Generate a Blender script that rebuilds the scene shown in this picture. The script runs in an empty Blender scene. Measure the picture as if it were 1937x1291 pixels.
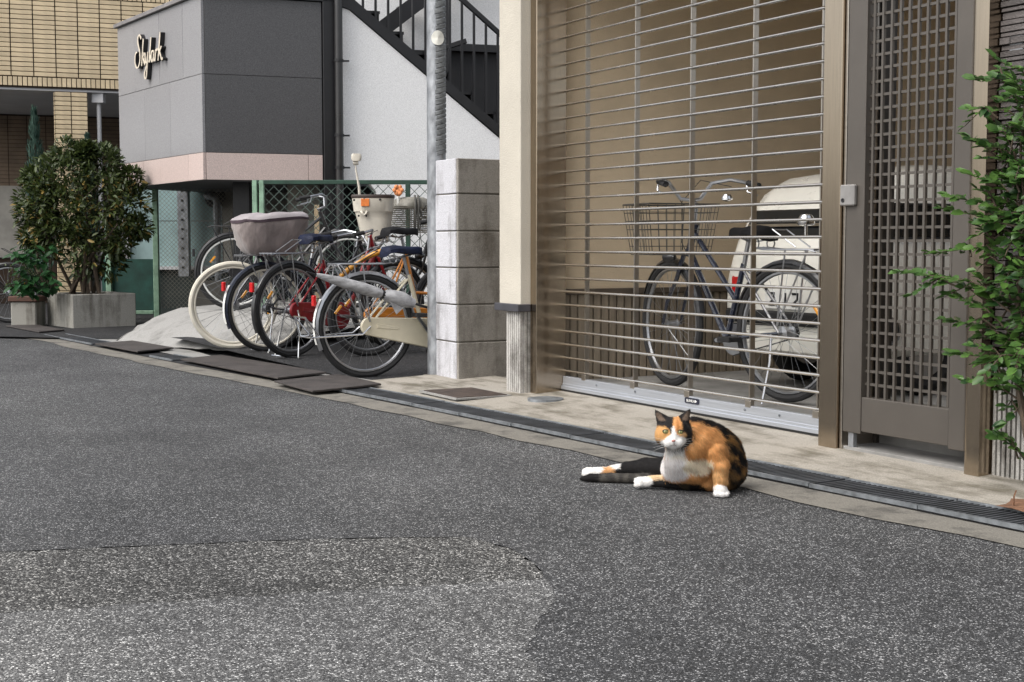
import bpy, bmesh, math, random
import numpy as np
from mathutils import Vector, Matrix
R = math.radians
rnd = random.Random(7)
SC = bpy.context.scene

# ------------------------------------------------------------------ camera, sky, sun, exposure
cam_d = bpy.data.cameras.new('camera')
cam = bpy.data.objects.new('camera', cam_d)
SC.collection.objects.link(cam)
cam.location = (0, 0, 0.9)
cam.rotation_euler = (R(90) - math.atan(184.5 / 2600), 0, 0)
cam_d.sensor_width = 36.0
cam_d.lens = 36.0 * 2600 / 1937
cam_d.clip_start = 0.05
cam_d.clip_end = 500
SC.camera = cam

SUN_EL, SUN_AZ = 50.0, -125.0          # azimuth measured from the view direction, negative = left
world = bpy.data.worlds.new('World')
SC.world = world
world.use_nodes = True
wn = world.node_tree
wn.nodes.clear()
w_out = wn.nodes.new('ShaderNodeOutputWorld')
w_bg = wn.nodes.new('ShaderNodeBackground')
w_sky = wn.nodes.new('ShaderNodeTexSky')
w_sky.sky_type = 'NISHITA'
w_sky.sun_disc = False
w_sky.sun_elevation = R(SUN_EL)
w_sky.sun_rotation = R(SUN_AZ)
w_sky.dust_density = 4.0
w_sky.air_density = 1.0
w_sky.ozone_density = 0.6
w_hsv = wn.nodes.new('ShaderNodeHueSaturation')
w_hsv.inputs['Saturation'].default_value = 0.3
wn.links.new(w_sky.outputs[0], w_hsv.inputs['Color'])
wn.links.new(w_hsv.outputs[0], w_bg.inputs['Color'])
w_bg.inputs['Strength'].default_value = 0.13
wn.links.new(w_bg.outputs[0], w_out.inputs[0])

sun_d = bpy.data.lights.new('sun', 'SUN')
sun_d.energy = 1.2
sun_d.angle = R(50)
sun_d.color = (1.0, 0.96, 0.9)
sun = bpy.data.objects.new('sun', sun_d)
SC.collection.objects.link(sun)
sd = Vector((math.sin(R(SUN_AZ)) * math.cos(R(SUN_EL)), math.cos(R(SUN_AZ)) * math.cos(R(SUN_EL)), math.sin(R(SUN_EL))))
sun.rotation_euler = sd.to_track_quat('Z', 'Y').to_euler()
SC.view_settings.view_transform = 'Standard'
SC.view_settings.look = 'None'
SC.view_settings.gamma = 1.0
SC.view_settings.use_curve_mapping = False
SC.view_settings.exposure = 0.85

# ------------------------------------------------------------------ helpers
def link(o):
    SC.collection.objects.link(o)
    return o

class Frame:
    """Ground frame: u runs along a frontage, n points away from the street."""
    def __init__(s, ox, oy, az):
        a = R(az)
        s.o = (ox, oy)
        s.u = (math.sin(a), -math.cos(a))
        s.n = (math.cos(a), math.sin(a))
        s.rot = a - math.pi / 2
    def w(s, u, n, z=0.0):
        return (s.o[0] + s.u[0] * u + s.n[0] * n, s.o[1] + s.u[1] * u + s.n[1] * n, z)

W = Frame(0, 0, 90)                    # world axes (u = x, n = y)
A = Frame(0.2918, 7.9872, 29.3)        # shutter frontage
B = Frame(-4.419, 15.6, 33.8)          # street face of the sign building
C = Frame(-3.0141, 13.5, 20.0)         # its side wall: n runs along the wall, -u is behind it
T = Frame(-5.619, 17.15, 20.0)         # tiled apartment house

class MB:
    def __init__(s):
        s.v = []; s.f = []
    def add(s, vs, fs):
        k = len(s.v)
        s.v += [tuple(v) for v in vs]
        s.f += [tuple(i + k for i in f) for f in fs]
        return s
    def box(s, x0, x1, y0, y1, z0, z1):
        return s.add([(x0,y0,z0),(x1,y0,z0),(x1,y1,z0),(x0,y1,z0),(x0,y0,z1),(x1,y0,z1),(x1,y1,z1),(x0,y1,z1)],
                     [(3,2,1,0),(4,5,6,7),(0,1,5,4),(1,2,6,5),(2,3,7,6),(3,0,4,7)])
    def quad(s, *p):
        return s.add(p, [tuple(range(len(p)))])
    def prism(s, poly, fn0, fn1):
        """poly: 2D outline; fn0/fn1 map a 2D point to the two end faces."""
        n = len(poly)
        vs = [fn0(*p) for p in poly] + [fn1(*p) for p in poly]
        return s.add(vs, [tuple(range(n))[::-1], tuple(range(n, 2 * n))] + [(i, (i + 1) % n, n + (i + 1) % n, n + i) for i in range(n)])
    def tube(s, pts, r, n=6, closed=False, caps=True):
        pts = [Vector(p) for p in pts]
        m = len(pts)
        rr = r if isinstance(r, (list, tuple)) else [r] * m
        rings = []
        prev = None
        for i, p in enumerate(pts):
            if closed:
                d = pts[(i + 1) % m] - pts[i - 1]
            else:
                d = pts[min(i + 1, m - 1)] - pts[max(i - 1, 0)]
            d.normalize()
            if prev is None:
                a = d.orthogonal().normalized()
            else:
                a = prev - d * prev.dot(d)
                a = a.normalized() if a.length > 1e-6 else d.orthogonal().normalized()
            prev = a
            b = d.cross(a)
            rings.append([p + (a * math.cos(2 * math.pi * k / n) + b * math.sin(2 * math.pi * k / n)) * rr[i] for k in range(n)])
        vs = [v for ring in rings for v in ring]
        fs = []
        for i in range(m if closed else m - 1):
            j = (i + 1) % m
            for k in range(n):
                l = (k + 1) % n
                fs.append((i * n + k, i * n + l, j * n + l, j * n + k))
        if caps and not closed:
            fs.append(tuple(range(n))[::-1])
            fs.append(tuple(range((m - 1) * n, m * n)))
        return s.add(vs, fs)
    def cyl(s, p0, p1, r0, r1=None, n=12):
        return s.tube([p0, p1], [r0, r0 if r1 is None else r1], n)
    def bar(s, p0, p1, w, h, up=(0, 0, 1)):
        """rectangular bar between two points."""
        p0 = Vector(p0); p1 = Vector(p1)
        d = (p1 - p0).normalized()
        a = d.cross(Vector(up))
        a = a.normalized() if a.length > 1e-6 else d.orthogonal().normalized()
        b = a.cross(d)
        q = [(-1,-1),(1,-1),(1,1),(-1,1)]
        vs = [p + a * (x * w / 2) + b * (y * h / 2) for p in (p0, p1) for x, y in q]
        return s.add(vs, [(3,2,1,0),(4,5,6,7),(0,1,5,4),(1,2,6,5),(2,3,7,6),(3,0,4,7)])
    def lathe(s, prof, c=(0, 0, 0), n=16, axis='z'):
        vs = []; fs = []
        m = len(prof)
        for (r, h) in prof:
            for k in range(n):
                a = 2 * math.pi * k / n
                x, y = r * math.cos(a), r * math.sin(a)
                vs.append((c[0] + x, c[1] + y, c[2] + h) if axis == 'z' else ((c[0] + x, c[1] + h, c[2] + y) if axis == 'y' else (c[0] + h, c[1] + x, c[2] + y)))
        for i in range(m - 1):
            for k in range(n):
                l = (k + 1) % n
                fs.append((i * n + k, i * n + l, (i + 1) * n + l, (i + 1) * n + k))
        fs.append(tuple(range(n))[::-1]); fs.append(tuple(range((m - 1) * n, m * n)))
        return s.add(vs, fs)
    def ell(s, c, r, nu=12, nv=8):
        prof = [(max(1e-4, math.sin(math.pi * i / nv)), -math.cos(math.pi * i / nv)) for i in range(nv + 1)]
        k = len(s.v)
        s.lathe(prof, n=nu)
        for i in range(k, len(s.v)):
            x, y, z = s.v[i]
            s.v[i] = (c[0] + x * r[0], c[1] + y * r[1], c[2] + z * r[2])
        return s
    def mesh(s, name, mat, off=(0, 0, 0), bevel=0.0, smooth=False, seg=1):
        me = bpy.data.meshes.new(name)
        me.from_pydata([(x - off[0], y - off[1], z - off[2]) for x, y, z in s.v], [], s.f)
        bm = bmesh.new()
        bm.from_mesh(me)
        bmesh.ops.recalc_face_normals(bm, faces=bm.faces)
        if bevel:
            es = [e for e in bm.edges if len(e.link_faces) == 2 and e.calc_face_angle(0) > 0.5]
            bmesh.ops.bevel(bm, geom=es, offset=bevel, segments=seg, affect='EDGES', profile=0.6, clamp_overlap=True)
        if smooth:
            for f in bm.faces:
                f.smooth = True
            for e in bm.edges:
                if len(e.link_faces) == 2 and e.calc_face_angle(0) > 0.75:
                    e.smooth = False
        bm.to_mesh(me)
        bm.free()
        me.materials.append(mat)
        return me

def tag(o, label=None, cat=None, group=None, kind=None):
    if label: o['label'] = label
    if cat: o['category'] = cat
    if group: o['group'] = group
    if kind: o['kind'] = kind
    return o

def thing(name, label, cat, frame=W, base=(0, 0, 0), group=None, rot=None):
    o = link(bpy.data.objects.new(name, None))
    o.empty_display_size = 0.1
    o.location = frame.w(*base)
    o.rotation_euler = (0, 0, frame.rot if rot is None else rot)
    o['_b'] = base
    tag(o, label, cat, group)
    return o

def part(par, name, mb, mat, bevel=0.0, smooth=False, label=None, kind=None, off=None, seg=1):
    """mb is in the frame's coordinates; stored relative to the thing's base."""
    b = off if off is not None else (tuple(par['_b']) if '_b' in par else (0, 0, 0))
    o = link(bpy.data.objects.new(name, mb.mesh(name, mat, b, bevel, smooth, seg)))
    o.parent = par
    tag(o, label, None, None, kind)
    if '_b' in par: o['_b'] = par['_b']
    return o

def clone(par, src, loc, name=None, scale=None, rot=None):
    o = src.copy()
    link(o)
    o.parent = par
    o.location = loc
    if scale: o.scale = scale
    if rot: o.rotation_euler = rot
    return o

def struct(name, mb, mat, frame=W, kind='structure', bevel=0.0, smooth=False):
    o = link(bpy.data.objects.new(name, mb.mesh(name, mat, (0, 0, 0), bevel, smooth)))
    o.location = (frame.o[0], frame.o[1], 0)
    o.rotation_euler = (0, 0, frame.rot)
    o['kind'] = kind
    return o

def lerp(x, xs, ys):
    return float(np.interp(x, xs, ys))

# ------------------------------------------------------------------ materials
MATS = {}
def nodes(name):
    m = bpy.data.materials.new(name)
    m.use_nodes = True
    nt = m.node_tree
    return m, nt, nt.nodes['Principled BSDF']

def mk(nt, t, **kw):
    n = nt.nodes.new(t)
    for k, v in kw.items():
        if k.startswith('i_'):
            n.inputs[k[2:].replace('_', ' ')].default_value = v
        else:
            setattr(n, k, v)
    return n

def ramp(nt, stops, interp='LINEAR'):
    r = nt.nodes.new('ShaderNodeValToRGB')
    r.color_ramp.interpolation = interp
    e = r.color_ramp.elements
    e[0].position, e[0].color = stops[0][0], (*stops[0][1], 1) if len(stops[0][1]) == 3 else stops[0][1]
    e[1].position, e[1].color = stops[-1][0], (*stops[-1][1], 1)
    for p, c in stops[1:-1]:
        x = e.new(p); x.color = (*c, 1)
    return r

def mul(c, k):
    return tuple(min(1, x * k) for x in c)

def mat(name, col, rough=0.6, metal=0.0, var=0.15, scale=8.0, bump=0.0, bscale=60.0, stretch=(1, 1, 1), col2=None,
        rand=0.0, spec=0.5, coat=0.0, trans=0.0, alpha=1.0, coord='Object', sheen=0.0, rvar=0.1, aniso=0.0):
    """general procedural surface: two-octave colour variation, optional per-object variation and fine relief."""
    m, nt, p = nodes(name)
    L = nt.links
    tc = mk(nt, 'ShaderNodeTexCoord')
    mp = mk(nt, 'ShaderNodeMapping'); mp.inputs['Scale'].default_value = stretch
    L.new(tc.outputs[coord], mp.inputs[0])
    nz = mk(nt, 'ShaderNodeTexNoise', i_Scale=scale, i_Detail=6.0, i_Roughness=0.6)
    L.new(mp.outputs[0], nz.inputs['Vector'])
    c2 = col2 if col2 else mul(col, 1 - 2 * var)
    rp = ramp(nt, [(0.3, c2), (0.7, mul(col, 1 + (0 if col2 else var)))])
    L.new(nz.outputs['Fac'], rp.inputs[0])
    out = rp.outputs[0]
    if rand:
        oi = mk(nt, 'ShaderNodeObjectInfo')
        mr = mk(nt, 'ShaderNodeMapRange'); mr.inputs[3].default_value = 1 - rand; mr.inputs[4].default_value = 1 + rand
        L.new(oi.outputs['Random'], mr.inputs[0])
        hs = mk(nt, 'ShaderNodeHueSaturation')
        L.new(out, hs.inputs['Color']); L.new(mr.outputs[0], hs.inputs['Value'])
        out = hs.outputs[0]
    L.new(out, p.inputs['Base Color'])
    rr = mk(nt, 'ShaderNodeMapRange'); rr.inputs[3].default_value = max(0.02, rough - rvar); rr.inputs[4].default_value = min(1, rough + rvar)
    L.new(nz.outputs['Fac'], rr.inputs[0]); L.new(rr.outputs[0], p.inputs['Roughness'])
    p.inputs['Metallic'].default_value = metal
    p.inputs['Specular IOR Level'].default_value = spec
    p.inputs['Coat Weight'].default_value = coat
    p.inputs['Transmission Weight'].default_value = trans
    p.inputs['Alpha'].default_value = alpha
    p.inputs['Sheen Weight'].default_value = sheen
    p.inputs['Anisotropic'].default_value = aniso
    if bump:
        nb = mk(nt, 'ShaderNodeTexNoise', i_Scale=bscale, i_Detail=4.0)
        L.new(mp.outputs[0], nb.inputs['Vector'])
        bp = mk(nt, 'ShaderNodeBump', i_Strength=bump, i_Distance=0.01)
        L.new(nb.outputs['Fac'], bp.inputs['Height']); L.new(bp.outputs[0], p.inputs['Normal'])
    return m

def asphalt(name, dark, mid, light, cell=150.0, cut=0.86, patch=0.25, bump=0.5):
    m, nt, p = nodes(name)
    L = nt.links
    tc = mk(nt, 'ShaderNodeTexCoord')
    vo = mk(nt, 'ShaderNodeTexVoronoi', i_Scale=cell, i_Randomness=1.0)
    L.new(tc.outputs['Object'], vo.inputs['Vector'])
    sep = mk(nt, 'ShaderNodeSeparateColor')
    L.new(vo.outputs['Color'], sep.inputs[0])
    rp = ramp(nt, [(0.0, dark), (0.55, mid), (cut, mul(mid, 1.35)), (min(0.995, cut + 0.04), light), (1.0, mul(light, 1.4))])
    L.new(sep.outputs[0], rp.inputs[0])
    # binder between the stones
    dr = ramp(nt, [(0.25, (1, 1, 1)), (0.75, (0.3, 0.3, 0.3))])
    L.new(vo.outputs['Distance'], dr.inputs[0])
    mx = mk(nt, 'ShaderNodeMix', data_type='RGBA', blend_type='MULTIPLY')
    mx.inputs[0].default_value = 0.8
    L.new(rp.outputs[0], mx.inputs[6]); L.new(dr.outputs[0], mx.inputs[7])
    nz = mk(nt, 'ShaderNodeTexNoise', i_Scale=1.3, i_Detail=7.0, i_Roughness=0.65)
    L.new(tc.outputs['Object'], nz.inputs['Vector'])
    nr = ramp(nt, [(0.3, (1 - patch,) * 3), (0.7, (1 + patch,) * 3)])
    L.new(nz.outputs['Fac'], nr.inputs[0])
    n2 = mk(nt, 'ShaderNodeTexNoise', i_Scale=28.0, i_Detail=3.0)
    L.new(tc.outputs['Object'], n2.inputs['Vector'])
    n2r = ramp(nt, [(0.3, (0.7,) * 3), (0.7, (1.3,) * 3)])
    L.new(n2.outputs['Fac'], n2r.inputs[0])
    m2 = mk(nt, 'ShaderNodeMix', data_type='RGBA', blend_type='MULTIPLY'); m2.inputs[0].default_value = 1
    L.new(mx.outputs[2], m2.inputs[6]); L.new(nr.outputs[0], m2.inputs[7])
    m3 = mk(nt, 'ShaderNodeMix', data_type='RGBA', blend_type='MULTIPLY'); m3.inputs[0].default_value = 1
    L.new(m2.outputs[2], m3.inputs[6]); L.new(n2r.outputs[0], m3.inputs[7])
    # traffic-worn lanes and old blotches at a larger scale, and a finer second grain
    mp2 = mk(nt, 'ShaderNodeMapping', vector_type='TEXTURE'); mp2.inputs['Rotation'].default_value = (0, 0, R(-60.7)); mp2.inputs['Scale'].default_value = (3.5, .8, 1)
    L.new(tc.outputs['Object'], mp2.inputs[0])
    n4 = mk(nt, 'ShaderNodeTexNoise', i_Scale=1.0, i_Detail=4.0, i_Roughness=0.55); L.new(mp2.outputs[0], n4.inputs['Vector'])
    r4 = ramp(nt, [(0.3, (0.78, 0.78, 0.79)), (0.5, (1.0,) * 3), (0.72, (1.25, 1.24, 1.22))]); L.new(n4.outputs['Fac'], r4.inputs[0])
    v5 = mk(nt, 'ShaderNodeTexVoronoi', i_Scale=cell * 2.3); L.new(tc.outputs['Object'], v5.inputs['Vector'])
    s5 = mk(nt, 'ShaderNodeSeparateColor'); L.new(v5.outputs['Color'], s5.inputs[0])
    r5 = ramp(nt, [(0.0, (0.65,) * 3), (0.8, (1.1,) * 3), (1.0, (1.6,) * 3)]); L.new(s5.outputs[1], r5.inputs[0])
    m4 = mk(nt, 'ShaderNodeMix', data_type='RGBA', blend_type='MULTIPLY'); m4.inputs[0].default_value = 1
    L.new(m3.outputs[2], m4.inputs[6]); L.new(r4.outputs[0], m4.inputs[7])
    m5 = mk(nt, 'ShaderNodeMix', data_type='RGBA', blend_type='MULTIPLY'); m5.inputs[0].default_value = 1
    L.new(m4.outputs[2], m5.inputs[6]); L.new(r5.outputs[0], m5.inputs[7])
    L.new(m5.outputs[2], p.inputs['Base Color'])
    p.inputs['Roughness'].default_value = 0.82
    p.inputs['Specular IOR Level'].default_value = 0.35
    bp = mk(nt, 'ShaderNodeBump', i_Strength=bump, i_Distance=0.004); bp.invert = True
    L.new(vo.outputs['Distance'], bp.inputs['Height']); L.new(bp.outputs[0], p.inputs['Normal'])
    return m

def stained(name, col, dirt, amount=0.5, vert=True, rough=0.85, bump=0.3, bscale=90, scale=3.0, seed=0.0, streak=None, streak2=None):
    """concrete / render with run-down streaks and blotches (real stains, with their own shape)."""
    m, nt, p = nodes(name)
    L = nt.links
    tc = mk(nt, 'ShaderNodeTexCoord')
    geo = mk(nt, 'ShaderNodeNewGeometry')
    src = geo.outputs['Position']
    mp = mk(nt, 'ShaderNodeMapping'); mp.inputs['Scale'].default_value = (streak2 or (14, 14, 0.9)) if vert else (2, 2, 2)
    mp.inputs['Location'].default_value = (seed, seed * 2, seed)
    if streak:
        mp.vector_type = 'TEXTURE'
        mp.inputs['Rotation'].default_value = (0, 0, streak[0]); mp.inputs['Scale'].default_value = (1 / streak[1], 1 / streak[2], 1)
    L.new(src, mp.inputs[0])
    n1 = mk(nt, 'ShaderNodeTexNoise', i_Scale=1.0, i_Detail=6.0, i_Roughness=0.62)
    L.new(mp.outputs[0], n1.inputs['Vector'])
    n2 = mk(nt, 'ShaderNodeTexNoise', i_Scale=scale, i_Detail=8.0, i_Roughness=0.7)
    L.new(src, n2.inputs['Vector'])
    ad = mk(nt, 'ShaderNodeMath', operation='ADD'); L.new(n1.outputs['Fac'], ad.inputs[0]); L.new(n2.outputs['Fac'], ad.inputs[1])
    rp = ramp(nt, [(0.565 - 0.13 * amount, (0, 0, 0)), (0.70 - 0.13 * amount, (1, 1, 1))])
    hf = mk(nt, 'ShaderNodeMath', operation='MULTIPLY'); hf.inputs[1].default_value = 0.5
    L.new(ad.outputs[0], hf.inputs[0]); L.new(hf.outputs[0], rp.inputs[0])
    mx = mk(nt, 'ShaderNodeMix', data_type='RGBA')
    mx.inputs[6].default_value = (*col, 1); mx.inputs[7].default_value = (*dirt, 1)
    am = mk(nt, 'ShaderNodeMath', operation='MULTIPLY'); am.inputs[1].default_value = min(1, amount * 1.3)
    L.new(rp.outputs[0], am.inputs[0]); L.new(am.outputs[0], mx.inputs[0])
    n3 = mk(nt, 'ShaderNodeTexNoise', i_Scale=180.0, i_Detail=2.0)
    L.new(src, n3.inputs['Vector'])
    r3 = ramp(nt, [(0.35, (0.8,) * 3), (0.65, (1.12,) * 3)])
    L.new(n3.outputs['Fac'], r3.inputs[0])
    m2 = mk(nt, 'ShaderNodeMix', data_type='RGBA', blend_type='MULTIPLY'); m2.inputs[0].default_value = 1
    L.new(mx.outputs[2], m2.inputs[6]); L.new(r3.outputs[0], m2.inputs[7])
    L.new(m2.outputs[2], p.inputs['Base Color'])
    p.inputs['Roughness'].default_value = rough
    p.inputs['Specular IOR Level'].default_value = 0.3
    nb = mk(nt, 'ShaderNodeTexNoise', i_Scale=bscale, i_Detail=5.0)
    L.new(src, nb.inputs['Vector'])
    bp = mk(nt, 'ShaderNodeBump', i_Strength=bump, i_Distance=0.01)
    L.new(nb.outputs['Fac'], bp.inputs['Height']); L.new(bp.outputs[0], p.inputs['Normal'])
    return m

def leafmat(name, c1, c2, rough=0.45):
    m, nt, p = nodes(name)
    L = nt.links
    geo = mk(nt, 'ShaderNodeNewGeometry')
    nz = mk(nt, 'ShaderNodeTexNoise', i_Scale=16.0, i_Detail=3.0)
    L.new(geo.outputs['Position'], nz.inputs['Vector'])
    oi = mk(nt, 'ShaderNodeObjectInfo')
    ad = mk(nt, 'ShaderNodeMath', operation='ADD')
    sc = mk(nt, 'ShaderNodeMath', operation='MULTIPLY_ADD'); sc.inputs[1].default_value = 0.35; sc.inputs[2].default_value = -0.17
    L.new(oi.outputs['Random'], sc.inputs[0])
    L.new(geo.outputs['Random Per Island'], ad.inputs[0])
    a2 = mk(nt, 'ShaderNodeMath', operation='MULTIPLY_ADD'); a2.inputs[1].default_value = 0.4
    L.new(ad.outputs[0], a2.inputs[0]); L.new(nz.outputs['Fac'], a2.inputs[2])
    L.new(sc.outputs[0], ad.inputs[1])
    rp = ramp(nt, [(0.35, c1), (0.95, c2)])
    L.new(a2.outputs[0], rp.inputs[0])
    L.new(rp.outputs[0], p.inputs['Base Color'])
    p.inputs['Roughness'].default_value = rough
    p.inputs['Specular IOR Level'].default_value = 0.4
    p.inputs['Subsurface Weight'].default_value = 0.0
    tr = mk(nt, 'ShaderNodeBsdfTranslucent')
    L.new(rp.outputs[0], tr.inputs[0])
    ms = mk(nt, 'ShaderNodeMixShader'); ms.inputs[0].default_value = 0.25
    out = nt.nodes['Material Output']
    L.new(p.outputs[0], ms.inputs[1]); L.new(tr.outputs[0], ms.inputs[2]); L.new(ms.outputs[0], out.inputs[0])
    return m

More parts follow.
